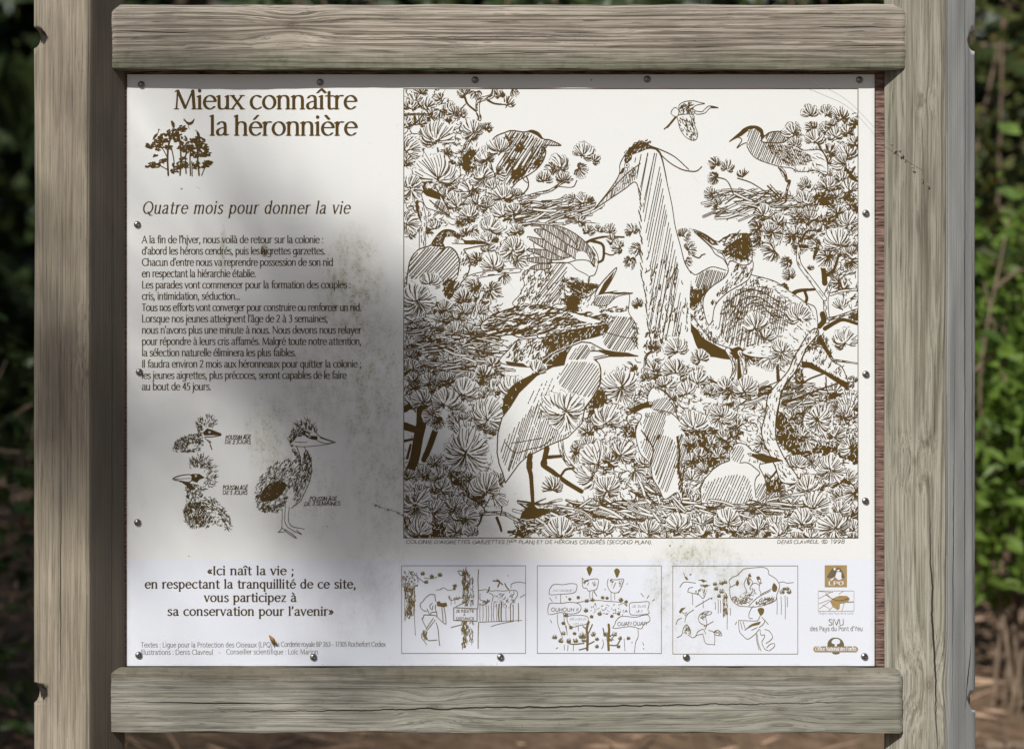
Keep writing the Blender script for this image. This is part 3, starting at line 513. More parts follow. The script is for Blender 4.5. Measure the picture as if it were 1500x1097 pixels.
    k.body(Z('d', '250 480 300 450 390 447 440 490 430 530 380 545 280 545 215 530'), 1.4); H(Z('d', '250 480 300 450 390 447 440 490 430 530 280 545'), 62, 2.2, .9)
    H(Z('d', '250 570 420 560 640 650 640 720 520 750 420 740 330 660'), 115, 2.3, .8); F(Z('d', '250 570 420 560 640 650 640 740 420 740 330 660'), 60, -30, 6, 1.2, 18); F(Z('d', '620 620 790 700 800 820 700 780'), 14, -28, 12, .8, 14); F(Z('d', '500 780 680 780 680 810 520 810'), 12, 80, 4, 1, 12)
    k.limb(Z('d', '375 765 420 810 440 880 465 890 445 960 430 1065'), 4.6, 3.2, 'bark'); L(Z('d', '370 770 410 850'), .8); k.eye(*Z('d', '105 432')[0], 1.6)
    T(1162, 196, 17, 120, 300); T(1163, 214, 14, 110, 190)
    # --- perched heron, top left
    D_ = '-140 610 -100 500 0 452 60 436 150 448 190 446 240 434 300 458 340 510 400 520 497 566 420 568 345 572 362 620 340 700 290 770 210 830 120 880 60 940 0 950 -60 900 -120 760'
    B(Z('b', D_), 1.3); H(Z('b', '10 470 160 460 200 450 330 530 345 600 300 740 190 820 60 920 -20 860'), 58, 3.2, 1.0); k.poly(Z('b', '195 445 240 436 300 460 340 510 320 512 280 478 230 455'), 1)
    for s in ('90 560 150 560 160 600 110 625', '60 800 160 770 190 800 90 880', '10 490 60 510 40 560', '260 720 330 680 300 750', '20 700 80 700 50 740'): k.dark(Z('b', s), 16, 60, 5, 1.2, 4)
    F(Z('b', '240 580 350 590 330 700 200 820'), 34, 60, 6, 1.3, 20); H(Z('b', '345 520 410 525 490 565 400 566 345 568'), 55, 2.4, .8); L(Z('b', '0 452 60 436 150 450 160 490'), 1.2); L(Z('b', '185 840 205 890 200 950 150 1010'), 1.8); L(Z('b', '150 850 170 880 195 900'), 1.4)
    H(Z('b', '0 480 160 470 340 560 330 680 200 800 60 900 -80 800'), 56, 5.5, 1.5, .4, .8); T(713, 234, 19, 110, 300); T(728, 254, 15, 330, 260); T(732, 222, 22, 92, 210); T(707, 261, 21, 80, 350); T(722, 277, 17, 60, 220); T(736, 291, 22, 92, 200); T(752, 286, 12, 60, 180)
    # --- heron head at the left edge
    B(Z('e', '230 -40 300 -70 380 -40 430 40 478 158 400 130 330 108 262 75'), 1.2); k.poly(Z('e', '230 -60 320 -80 390 -40 400 20 330 0 270 -20'), 1); H(Z('e', '370 20 420 50 470 150 400 125 340 80'), 70, 2.2, 1.0); k.line(Z('e', '300 20 380 90 470 155'), 1.8)
    # --- sitting heron, left
    B(Z('e', '830 415 720 384 610 380 560 325 500 290 440 285 390 310 340 370 300 425 200 462 140 530 112 620 100 800 200 900 430 940 520 960 545 860 580 760 635 690 660 600 645 520 605 465 640 452 720 434'), 1.4)
    H(Z('e', '130 560 220 470 330 440 500 455 555 530 560 640 530 740 470 850 430 790 330 690 130 720'), 48, 3.3, 1.25); k.poly(Z('e', '300 425 340 370 390 310 440 285 510 297 565 330 610 380 560 372 505 340 440 350 420 400 440 440 330 432'), 1); F(Z('e', '310 425 390 320 500 300 600 375 440 350 420 410'), 55, 40, 3, .8, 40, 0)
    k.poly(Z('e', '600 382 720 388 830 415 700 412 610 405'), 1); k.eye(*Z('e', '540 385')[0], 2.3); L(Z('e', '500 405 600 410 700 412'), 1); L(Z('e', '395 455 480 440 540 490 565 580 550 690'), 1.5); F(Z('e', '570 480 640 510 650 640 580 720'), 34, 60, 6, 1.0, 15); k.dark(Z('e', '430 760 510 740 500 880 440 860'), 30, 50, 6, 1.3, 8); H(Z('e', '500 780 560 740 560 860 520 920'), 55, 2.4, 1)
    T(611, 441, 30, 90, 355); T(629, 416, 20, 80, 200); T(678, 439, 19, 90, 330, dark=1); T(652, 455, 17, 90, 220); T(678, 458, 15, 100, 240)
    # --- raised wing and clamouring chick
    B(Z('f', '150 690 200 640 390 585 560 580 640 640 745 700 740 770 640 960 560 990 90 965 130 860 170 770'), .9)
    H(Z('f', '400 620 545 590 530 720 480 900 300 960 280 900'), 52, 3.2, .9); F(Z('f', '150 690 390 600 420 640 260 960 100 960 130 860'), 100, 62, 7, 1.2, 22); F(Z('f', '400 720 540 720 540 960 350 960'), 36, 60, 8, .9, 10)
    for s in ('220 625 300 590 400 590 390 630 280 640', '190 555 260 530 400 535 400 575 280 580', '195 465 260 455 430 475 530 505 520 545 400 550 280 500', '200 355 290 360 470 405 600 460 610 500 530 535 400 480', '258 282 350 285 560 370 660 440 640 545 560 500 400 410 300 330', '300 245 420 250 600 330 680 400 660 460 600 440 400 310'):
        B(Z('f', s), 1.0); H(Z('f', s), 82, 2.1, .75)
    B(Z('f', '430 250 520 265 640 330 740 420 790 500 792 612 760 560 720 490 650 465 620 400 520 310'), 1.1); H(Z('f', '430 250 520 265 640 330 740 420 790 500 792 612 760 560 720 490 650 465 620 400 520 310'), 75, 2.0, .8)
    k.poly(Z('f', '650 480 720 490 775 590 785 615 700 570 630 560'), 0, True); L(Z('f', '400 575 540 580 640 555 740 560 790 610'), 1); L(Z('f', '780 435 820 500 830 580 800 680 750 705 740 760'), 1.1); F(Z('f', '740 430 800 500 800 600 760 580'), 16, -60, 5, 1, 12)
    B(Z('f', '540 740 700 760 840 780 900 860 1097 850 1100 1010 1150 1100 1180 1200 1100 1250 700 1130 560 1000'), .8)
    k.dark(Z('f', '540 740 600 755 700 765 830 785 750 830 690 860 650 940 620 1000 560 990 550 900 600 840'), 80, 150, 8, 1.3, 10); F(Z('f', '520 700 700 740 700 850 560 1000'), 46, 150, 8, 1.3, 20); F(Z('f', '560 760 760 790 660 900'), 22, 30, 4, .8, 25, 0)
    B(Z('f', '800 882 835 790 930 680 996 621 955 720 872 850'), 1.1); k.poly(Z('f', '830 860 880 760 975 650 940 740 870 850'), 1)
    B(Z('f', '810 880 900 850 1097 846 1130 852 1000 880 900 960 800 950'), .9); H(Z('f', '800 890 980 870 900 960 790 960'), 60, 2.3, .9); k.poly(Z('f', '870 845 1010 825 930 850 1120 850 1000 862'), 1); k.eye(*Z('f', '768 848')[0], 2.2); L(Z('f', '690 890 760 870 830 800'), 1.0)
    F(Z('f', '640 880 760 870 780 960 660 1010'), 22, 70, 4, 1, 18); F(Z('f', '840 980 1100 970 1100 1010 860 1020'), 40, 10, 4, 1.2, 20); F(Z('f', '860 1040 960 1060 940 1100 870 1100'), 26, 40, 4, 1.3, 40)
    H(Z('j', '880 40 1097 30 1180 130 1160 300 1000 330 880 260'), 58, 3.4, .9); F(Z('j', '1100 20 1190 120 1180 300 1130 250'), 30, -60, 5, 1.3, 20)
    # dark folded wing of the chick
    Wd = [(704, 480), (711, 469), (744, 453), (789, 447), (822, 454), (855, 461), (881, 470), (884, 476), (855, 480), (794, 495), (785, 491), (762, 494), (748, 490), (730, 492), (714, 490)]
    B([(794, 494), (884, 475), (881, 490), (842, 501), (832, 514), (827, 530), (802, 536), (765, 537), (732, 530), (745, 512), (760, 498)], 1); 
    k.poly(Z('j', '360 215 880 95 860 180 620 250 560 330 530 440 420 450 330 430 380 330'), 1, True); F(Z('j', '330 215 880 95 860 180 620 250 560 330 400 420'), 120, 55, 5, .9, 14, 0); F(Z('j', '0 290 330 220 400 330 330 440 0 440'), 150, 58, 6, 1.3, 14); k.poly(Z('j', '0 420 160 440 200 470 20 450'), 1)
    B(Wd, 1.3); F(Wd, 330, 17, 14, 1.5, 6); F(Wd, 60, 17, 12, .9, 7, 0); 
    for s in ('704 480 745 462 715 476', '714 490 760 476 735 488', '748 490 790 474 765 489', '785 491 830 470 800 488', '794 495 884 476 840 482'):
        n = [float(q) for q in s.split()]; k.poly(list(zip(n[::2], n[1::2])), 1)
    k.poly([(830, 456), (881, 470), (870, 474), (850, 470)], 0)
    # --- young heron on the right
    B(Z('g', '1010 650 1040 640 1130 650 1200 680 1420 740 1560 830 1700 930 1800 1000 1780 1260 1500 1400 1250 1420 1060 1350 900 1290 790 1180 700 1060 650 1000 600 900 590 720 650 640 720 685 800 645 880 615'), 1.1)
    H(Z('g', '720 720 830 640 960 660 1000 690 880 800 760 820'), 72, 2.7, 1.0); k.dark(Z('g', '640 900 700 830 810 820 780 900 700 960 650 960'), 40, 70, 7, 1.3, 8); F(Z('g', '600 720 720 780 700 1100 620 1000'), 60, 120, 6, 1.4, 18); F(Z('g', '650 950 800 900 800 1090 680 1100'), 60, 60, 5, 1.2, 30)
    F(Z('h', '0 700 160 740 440 940 420 990 200 830 0 770'), 46, 86, 5, 1.3, 8); k.poly(Z('h', '240 810 420 930 450 990 330 920'), 1)
    bod = Z('h', '-60 860 60 800 200 800 360 880 440 980 440 1150 300 1270 100 1320 -80 1300 -160 1190 -150 1000')
    F(Z('g', '1200 680 1420 740 1560 830 1700 930 1780 1010 1770 1200 1500 1380 1250 1400 1060 1340 900 1290 800 1170 850 1100 1000 880'), 330, lambda x, y: 60-(x-1060)*.9, 6, 1.0, 14)
    k.poly(bod, 0, True); F(bod, 330, lambda x, y: 70-(x-1060)*1.1, 7, 1.0, 16); H(bod, 80, 3.2, .8)
    for r in (0, 1, 2): L(Z('h', f'{-130+60*r} {1000+60*r} {20+30*r} {850+55*r} {200} {830+60*r} {380-20*r} {940+70*r}'), 1.4)
    k.poly(Z('k', '650 10 690 90 745 145 790 210 900 275 1000 320 1110 290 1140 330 1097 400 1000 402 900 385 820 370 740 300 690 170 650 120'), 1, True); F(Z('k', '700 40 800 120 1000 260 1000 310 800 220'), 60, 120, 4, 1.0, 40)
    # neck and head
    B(Z('g', '1010 590 1060 560 1230 560 1210 700 1150 760 1000 850 900 960 870 1100 830 1120 790 960 810 860 870 790 970 720 1015 655'), 1.0); F(Z('g', '1060 600 1220 570 1200 700 1000 840 880 960 850 900 960 800'), 110, 62, 5, 1.1, 15)
    B(Z('g', '700 288 800 320 910 388 960 370 1060 320 1180 330 1220 400 1225 560 1150 600 1040 560 1010 600 970 545 900 500 850 430'), 1.1); k.dark(Z('g', '990 460 1060 390 1150 350 1200 370 1215 470 1180 550 1080 530 1010 500'), 70, None, 7, 1.3, 22); F(Z('g', '930 370 1150 320 1240 340 1230 470 1000 480'), 60, 28, 9, 1.4, 14); k.poly(Z('g', '705 290 810 325 900 385 930 420 870 420'), 1); L(Z('g', '740 320 860 430 960 500 1010 600'), 1); F(Z('g', '780 325 880 390 860 400'), 8, -30, 5, .8, 10, 0); k.eye(*Z('g', '932 478')[0], 2)
    k.limb(Z('k', '1010 320 1050 390 1070 460 1060 540 1020 620'), 8, 5, 'bark'); k.limb(Z('l', '20 340 60 420 70 520'), 8, 6, 'bark'); k.poly(Z('l', '0 340 20 400 40 560 0 590'), 1)
    T(1172, 468, 25, 92, 215); T(1106, 481, 26, 100, 200); T(1121, 496, 17, 70, 200); T(1146, 516, 21, 70, 355)
    # --- bird tail at the far right, behind the trunk
    W2 = Z('l', '560 420 620 330 740 290 800 350 850 420 930 470 975 570 990 665 900 615 780 535 650 480 575 470'); B(W2, 1.2); F(W2, 80, 78, 6, 1.2, 12); k.poly(Z('l', '570 420 650 430 780 505 900 570 985 610 990 665 900 620 780 540 640 480 575 475'), 1); k.poly(Z('l', '740 180 800 290 860 400 820 380 760 290 700 240'), 1); F(Z('l', '640 210 760 170 850 390 800 330'), 40, 70, 6, 1.2, 12); L(Z('l', '650 415 780 480 960 590'), 2.0, 0)
    # --- pale trunk
    tr = Z('l', '640 165 700 130 720 170 620 300 560 430 500 540 400 680 375 780 350 900 340 1036 350 1130 390 1225 440 1316 520 1426 560 1500 400 1500 340 1366 290 1256 240 1150 215 1036 250 900 270 740 330 650 450 510 500 400 560 290')
    B(tr, 1.3); F(tr, 120, lambda x, y: 60 if y < 590 else (88 if y < 640 else -58), 5, 1.1, 12); L(Z('l', '500 540 430 620 380 760 360 900 345 1000'), 1.6)
    # --- the tall heron in the middle
    hn = [(870, 307), (893.4, 277.5), (906.6, 256.2), (908, 241), (916, 226), (927, 214), (941, 208), (951, 213), (964, 222), (970.6, 238), (977, 268), (984, 300), (989, 332), (997, 362), (1003, 385), (1012, 400), (1010, 440), (1012, 490), (1008, 520), (985, 520), (958, 512), (948, 505), (942, 470), (950, 440), (948, 420), (945, 400), (948, 380), (941, 345), (938, 310), (936, 285), (933.5, 271), (928, 267), (916, 276), (900, 287)]
    k.poly(hn, 0, True); L(hn[:16], 1.2); L(hn[29:]+[hn[0]], 1.0)
    for i in range(44):
        t = i/43.; y = 275+235*t; x = 935+6*t+(6 if t > .55 else 0)*(t-.5)*4+R.uniform(-1, 2); L([(x, y), (x+1.2, y+3), (x+1.5, y+6)], R.uniform(1.0, 2.0), 1, 2)
    H([(930, 232), (960, 224), (966, 240), (974, 300), (985, 350), (994, 400), (998, 470), (996, 515), (958, 510), (950, 460), (954, 400), (944, 330), (938, 275)], 79, 4.0, .75, .25, .3)
    F([(944, 380), (1000, 400), (1008, 518), (958, 512), (946, 450)], 110, 82, 11, 1.3, 9); F([(950, 480), (975, 490), (965, 518), (940, 512)], 40, 60, 7, 1.6, 25)
    cr = Z('c', '85 700 110 640 170 570 250 533 310 562 370 590 400 615 330 598 290 600 230 625 158 650 152 690 120 720 95 725'); k.poly(cr, 1); F(cr, 30, 40, 4, .8, 20, 0); F(Z('c', '70 650 170 550 280 525 320 560 200 580 100 680'), 34, 45, 4, 1.3, 15)
    L(Z('c', '310 570 420 610 540 672 662 782'), 1.3); L(Z('c', '370 605 480 712 600 782 700 800 745 790 778 758'), 1.4); L(Z('c', '330 580 400 620 430 700 470 890'), 1.6, 1, 1)
    k.eye(*Z('c', '110 745')[0], 3.2); k.poly(Z('c', '42 828 70 770 95 765 80 810'), 1); L(Z('c', '-183 1140 -60 1000 100 830 230 730'), 1.1); H([(872, 305), (895, 278), (906, 258), (925, 244), (934, 258), (926, 266), (900, 286)], 80, 2.5, .6); F([(890, 290), (912, 262), (930, 246), (926, 262), (902, 284)], 16, 44, 6, .9, 8)
    for x, y, r, a, sp, dk in ((934, 447, 11, 120, 300, 0), (992, 515, 25, 110, 220, 0), (957, 508, 14, 70, 300, 1), (1025, 527, 18, 110, 250, 0), (989, 546, 24, 90, 220, 0), (957, 543, 15, 90, 160, 0), (1021, 561, 21, 90, 200, 0), (1040, 577, 16, 90, 200, 0), (1064, 569, 18, 100, 260, 0), (910, 567, 31, 95, 350, 0), (1005, 577, 20, 110, 170, 0), (1056, 610, 21, 80, 355, 0)):
        T(x, y, r, a, sp, dark=dk, rim=.6)
    # --- egret in front
    eg = [(827, 529), (830, 519), (838, 506), (852, 500.7), (865, 502), (878, 509), (886, 513), (934.5, 521.4), (893, 521.6), (872, 526), (878, 534), (880, 545), (878, 565), (866, 585), (856, 600), (852, 620), (832, 640), (806, 651), (771, 669), (761, 678), (740, 707), (736, 692), (731, 679), (728, 663), (729, 635), (735, 612), (747, 596), (760, 575), (786, 550), (809, 537), (826, 534)]
    k.dark([(737, 590), (750, 565), (790, 543), (815, 533), (800, 545), (765, 575), (748, 600), (738, 606)], 30, 60, 6, 1.3, 8)
    k.dark([(866, 592), (880, 568), (886, 584), (878, 600), (862, 612)], 26, None, 6, 1.3, 10)
    B(eg, 1.3, False); H(Z('j', '545 440 640 425 790 440 840 520 830 640 740 740 620 700 480 620'), 56, 3.2, .85); H(Z('j', '560 400 600 320 700 270 750 300 740 390'), 55, 2.9, .85); H([(742, 640), (790, 590), (830, 600), (850, 615), (830, 638), (800, 652), (760, 675), (745, 690), (733, 660)], 72, 3.3, .85, .3, .6)
    H(Z('j', '240 700 470 520 480 600 360 900 200 900'), 66, 6, .8, .3, 3); k.poly(Z('j', '830 315 890 325 1100 345 1187 374 1100 380 930 372 860 345'), 1); k.eye(*Z('j', '785 303')[0], 2.3); L(Z('j', '760 330 830 330 920 360'), 1.4); L(Z('j', '790 385 900 365'), 1.2); L(Z('j', '790 400 840 450 855 520 845 620 780 740 690 860'), 1.2)
    L(Z('j', '330 410 440 335 600 270'), 1.2, 0); L(Z('j', '350 450 430 370 540 310'), 1.2, 0); L(Z('n', '0 110 50 175 110 200 200 172 330 140 430 60'), 1.1); L(Z('n', '50 115 180 95 330 70'), .9)
    k.limb(Z('n', '222 225 212 290 210 330 228 400 236 500 246 650'), 7.5, 5, 'dark'); k.stamp(Z('n', '215 290 215 330'), 4.6); k.limb(Z('n', '372 160 350 260 340 310 420 368 540 460 680 545'), 7.5, 6, 'dark'); k.stamp(Z('n', '345 290'), 5); k.poly(Z('n', '150 730 240 650 290 700 400 700 380 740 260 790 130 790'), 1); L(Z('n', '110 630 180 640 300 655'), 2.2)
    # --- chick and resting egret
    ck = Z('k', '135 862 220 808 290 783 300 720 345 655 440 690 510 760 555 830 555 900 600 1000 640 1090 650 1150 640 1290 605 1480 600 1680 560 1590 450 1650 400 1560 340 1460 320 1340 230 1240 190 1090 200 1000 240 900'); B(ck, 1.1)
    H(Z('k', '300 800 470 740 540 850 500 900 470 900 360 860'), 52, 2.8, .8); H(Z('k', '270 900 450 880 440 1000 420 1100 280 1130'), 68, 3.0, .85); H(Z('o', '230 110 410 40 540 110 560 300 480 540 400 500 340 330'), 70, 3.0, .8); H(Z('o', '560 60 640 80 620 420 580 560 560 300'), 72, 2.4, .8)
    k.poly(Z('k', '135 862 220 808 300 780 345 790 330 830 260 840 180 880'), 1); k.eye(*Z('k', '320 795')[0], 2.0); F(Z('k', '345 650 440 680 560 830 540 880 500 780 400 690'), 34, -60, 3.5, 1.2, 40); L(Z('o', '240 0 330 130 345 190 320 300'), 1.6); L(Z('o', '400 40 360 110 345 150'), 1.6); L(Z('o', '560 60 580 200 570 330 590 440'), 3); F(Z('o', '540 320 620 340 600 560 540 500'), 26, 80, 6, 1.2, 10); L(Z('k', '345 850 460 870 530 900 620 1000'), 1.2)
    T(1015, 627, 28, 92, 210); T(1012, 702, 17, 90, 200); T(905, 660, 22, 60, 300)
    for x, y in ((1043, 650), (1024, 668), (1054, 668), (1010, 650), (1030, 690), (1058, 642), (1012, 676)): T(x, y, 14, R.uniform(60, 120), 300)
    ly = Z('p', '-70 270 -70 200 -30 130 20 110 80 130 130 180 200 210 300 235 402 270 300 285 200 302 195 330 222 380 245 430 262 520 252 650 100 660 -320 650 -330 520 -290 430 -220 350 -150 300'); B(ly, 1.2, False)
    k.poly(Z('p', '80 205 190 212 300 238 404 270 300 287 250 290 170 255'), 1); k.eye(*Z('p', '115 218')[0], 2.0); H(Z('p', '-50 260 -40 160 40 140 60 220 20 280'), 60, 3, .8); H(Z('p', '-300 500 -200 430 60 400 130 560 90 640 -280 640'), 66, 3.4, .8, .3, .5); L(Z('p', '20 290 90 290 150 330 200 380 170 420 155 480 165 600'), 1); H(Z('p', '170 500 250 470 250 630 180 640'), 62, 3, .8); F(Z('p', '90 260 240 270 200 300 110 280'), 16, 80, 3, .8, 15)
    k.twigs([(1030, 735), (1130, 732), (1170, 742), (1040, 752)], 26, 2, 34, 2.6, 12, .3)
    # --- foreground sprays
    for x, y, r, a, sp, dk in ((829, 602, 36, 80, 355, 0), (888, 620, 30, 90, 230, 0), (786, 546, 20, 70, 130, 0), (845, 664, 19, 340, 260, 0), (876, 680, 36, 90, 210, 0), (892, 676, 18, 60, 300, 1), (868, 700, 26, 165, 170, 0), (889, 718, 26, 85, 320, 0), (910, 666, 23, 40, 330, 0), (930, 690, 20, 330, 220, 0), (809, 717, 22, 95, 200, 1), (822, 785, 30, 90, 170, 0), (884, 779, 22, 90, 190, 0), (992, 774, 25, 100, 200, 0), (1067, 767, 26, 95, 230, 0), (950, 780, 22, 80, 170, 0),
                               (682, 662, 40, 85, 355, 0), (713, 720, 30, 90, 235, 0), (722, 727, 22, 320, 90, 0), (609, 739, 27, 70, 355, 0), (646, 716, 17, 60, 250, 0), (636, 751, 24, 30, 230, 0), (667, 744, 19, 70, 330, 0), (682, 759, 22, 20, 300, 0), (614, 783, 24, 90, 180, 0), (600, 700, 14, 90, 200, 0), (619, 695, 16, 100, 220, 0), (637, 678, 14, 100, 320, 0), (667, 779, 17, 120, 260, 0), (692, 783, 14, 90, 170, 0),
                               (1216, 687, 25, 90, 355, 0), (1167, 683, 20, 80, 200, 0), (1182, 718, 24, 80, 200, 0), (1192, 744, 27, 60, 190, 0), (1224, 773, 29, 85, 355, 0), (1173, 767, 26, 90, 200, 0), (1251, 723, 17, 180, 300, 0), (1230, 748, 18, 70, 240, 0), (1110, 775, 20, 120, 240, 0), (1140, 783, 18, 90, 160, 0), (1198, 614, 26, 90, 355, 0), (1236, 610, 18, 90, 300, 0), (1175, 640, 16, 60, 320, 0)):
        T(x, y, r, a, sp, dark=dk, rim=.8 if r > 16 else .5)
    for (P, n) in (([(1140, 600), (1255, 570), (1255, 640), (1160, 660)], 90), ([(592, 600), (640, 680), (700, 690), (640, 760), (592, 740)], 40), ([(840, 600), (960, 570), (900, 700), (850, 660)], 40)): F(P, n, 60, 6, 1.1, 70)
    k.a[:3], k.a[-3:], k.a[:, :3], k.a[:, -3:] = 1, 1, 1, 1
    return k

def chick_studies():
    k = Ink(215, 600, 520, 800, 4.0, 9); F, L = k.fluff, k.line
    q = lambda s, ox, oy, z: [(ox+float(a)/z, oy+float(b)/z) for a, b in zip(s.split()[::2], s.split()[1::2])]
    A = lambda s: q(s, 190, 590, 5.485); C = lambda s: q(s, 350, 590, 5.225)
    # two days old
    F(A('345 370 370 310 440 270 540 245 585 290 560 330 480 330 460 370 520 390 440 400 360 390'), 320, 40, 3.2, .8, 45); F(A('540 210 560 120 640 105 690 150 660 210 600 190'), 70, lambda x, y: 90+(x-301)*-3, 5.5, .7, 14); F(A('540 190 580 200 580 300 545 260'), 34, 70, 4, .8, 20)
    k.poly(A('588 240 620 205 660 215 735 245 735 262 660 258 600 262'), 1); k.eye(*A('640 235')[0], 1.6); L(A('600 275 660 272 730 262'), 1); L(A('605 285 640 320 660 375'), 1); F(A('620 290 660 320 655 370 635 330'), 14, -60, 2.5, .8, 30); F(A('520 340 580 330 570 380 500 390'), 24, 20, 3, .8, 30)
    # five days old
    F(A('480 530 510 440 560 425 630 450 640 520 560 530'), 90, lambda x, y: 90+(x-292)*-3.2, 7, .75, 12); F(A('600 500 680 500 690 640 640 680 570 700 600 620'), 80, lambda x, y: 20-(y-690)*1.2, 5, .8, 25); k.poly(A('450 600 500 570 560 570 605 600 560 615 540 640 500 625'), 1); k.eye(*A('530 585')[0], 1.7)
    k.body(A('345 610 400 585 480 575 500 600 480 635 400 625'), 1.1); L(A('360 610 430 608 490 605'), .9); L(A('400 630 480 650 550 660'), 1); k.poly(A('420 640 480 640 530 690 500 700'), 1)
    F(A('450 680 560 660 580 760 540 860 460 820'), 200, 60, 3, .9, 45); F(A('430 850 520 800 620 880 640 1010 500 1010 450 960'), 340, 85, 4.5, 1.0, 25); F(A('560 770 640 755 740 820 800 920 810 1020 760 1000 700 880 560 840'), 190, -30, 4, .85, 35); F(A('600 870 720 880 740 980 650 990'), 60, 30, 3, .8, 60)
    # three weeks old
    wng = C('155 700 180 620 240 520 350 450 460 470 400 600 350 690 280 740 180 750'); F(C('120 700 130 620 210 510 310 450 430 440 470 480 440 600 380 680 330 800 180 840 130 790'), 640, 48, 4.2, .85, 18); k.poly(C('165 700 230 620 330 600 360 640 290 730 180 752'), 1, True); F(wng, 40, 45, 4, .6, 15, 0)
    F(C('180 780 330 780 330 830 180 840'), 50, 20, 4, .8, 25); F(C('410 640 470 480 500 380 545 430 550 520 500 640 420 700'), 190, 62, 4, .9, 14); L(C('500 340 540 410 557 500 540 600 500 690 470 750 400 805'), .9); F(C('500 360 545 430 560 520 500 690 420 790 400 740 480 560'), 90, 68, 4, .8, 12); L(C('440 330 470 420 470 480'), 1); F(C('380 260 410 210 480 200 540 240 500 250 430 270 400 340 450 400 460 460 420 400 385 310'), 150, 50, 4, 1, 30); F(C('430 190 480 140 530 130 600 230 540 210'), 60, lambda x, y: 118-(x-440)*2, 6, .8, 14)
    k.poly(C('500 245 540 250 600 255 600 285 560 280 520 265'), 1); k.eye(*C('540 257')[0], 1.7); L(C('560 170 610 250 740 302'), .9); L(C('740 302 640 322 500 335 430 330'), .8); L(C('600 290 660 310 735 303'), .9); L(C('620 265 720 298'), 1.4); L(C('430 300 520 300'), .8)
    for s in ('330 810 330 890 325 960 300 990', '355 790 350 900 370 950', '385 800 378 880 400 940 500 965', '330 955 380 1000 440 1035 410 1005 350 965', '370 950 420 980 480 1005 440 975', '300 990 350 985'): L(C(s), .75)
    for t, x, w, y in (('POUSSIN ÂGÉ', 330, 37, 643), ('DE 2 JOURS', 329, 38, 650), ('POUSSIN ÂGÉ', 326, 36, 717), ('DE 5 JOURS', 326, 36, 724), ('POUSSIN ÂGÉ', 453, 40, 733), ('DE 3 SEMAINES', 445, 53, 740)): text(k, t, x, x+w, y, 3.9, 2.5, 2.2, 0, .15, .5, jit=.25)
    return k

def colony_emblem():
    k = Ink(205, 168, 320, 262, 5.0, 3); R = k.rng
    q = lambda s: [(180+float(a)/3.947, 110+float(b)/3.947) for a, b in zip(s.split()[::2], s.split()[1::2])]
    for s, w in (('262 580 258 480 265 400 290 330', 2.4), ('292 570 295 500 280 420', 1.5), ('330 580 335 480 330 400 320 330', 2), ('365 570 362 480 370 420', 1.6), ('390 580 388 470 400 400', 1.7), ('440 580 432 480 430 390', 2.2), ('455 580 480 520', 1.2), ('400 585 398 500', 1.2), ('258 480 220 420 150 415', 1.3), ('262 550 200 520 140 530', 1.3), ('440 540 480 520 510 515', 1.3), ('432 470 480 440', 1.2), ('260 440 200 380', 1), ('330 520 290 540', 1), ('335 500 380 440', 1)): k.line(q(s), w)
    def blob(x, y, rx, ry, n):
        for i in range(n):
            t, u = R.uniform(0, 6.28), math.sqrt(R.random()); px, py = x+math.cos(t)*rx*u, y+math.sin(t)*ry*u; a, b = R.uniform(1.0, 2.6), R.uniform(.7, 1.4)
            k.stamp([(px, py)], a, b, R.uniform(-.6, .6))
    for x, y, rx, ry, n in ((150, 412, 24, 14, 26), (200, 395, 34, 22, 44), (240, 365, 40, 26, 52), (290, 335, 40, 22, 46), (345, 310, 24, 18, 34), (330, 370, 40, 26, 44), (210, 425, 26, 12, 18), (185, 465, 18, 8, 8), (400, 400, 50, 30, 60), (440, 380, 34, 24, 48), (460, 420, 38, 24, 46), (480, 455, 26, 18, 34), (430, 460, 40, 20, 34), (370, 430, 36, 20, 34), (340, 420, 26, 20, 20), (180, 522, 36, 18, 46), (140, 528, 12, 6, 6), (230, 500, 22, 10, 14), (320, 520, 34, 22, 40), (300, 555, 24, 14, 20), (370, 520, 22, 16, 18), (420, 520, 26, 24, 28), (490, 512, 30, 18, 40), (470, 530, 16, 10, 12), (350, 490, 20, 14, 14), (265, 420, 22, 14, 14), (240, 490, 10, 8, 6)): blob(180+x/3.947, 110+y/3.947, rx/3.947, ry/3.947, n)
    for s in ('172 375 180 350 200 338 195 355', '278 268 285 265 298 280 298 305 288 305 280 285', '425 325 440 335 446 360 432 362', '350 250 375 272 395 270 414 252 405 280 385 290 368 282'): k.poly(q(s), 1, True)
    for s, w in (('196 345 206 325 205 314 215 318', .8), ('430 330 425 322 418 322', .8), ('380 285 378 300 384 312', .7), ('350 260 365 275', .7)): k.line(q(s), w)
    return k

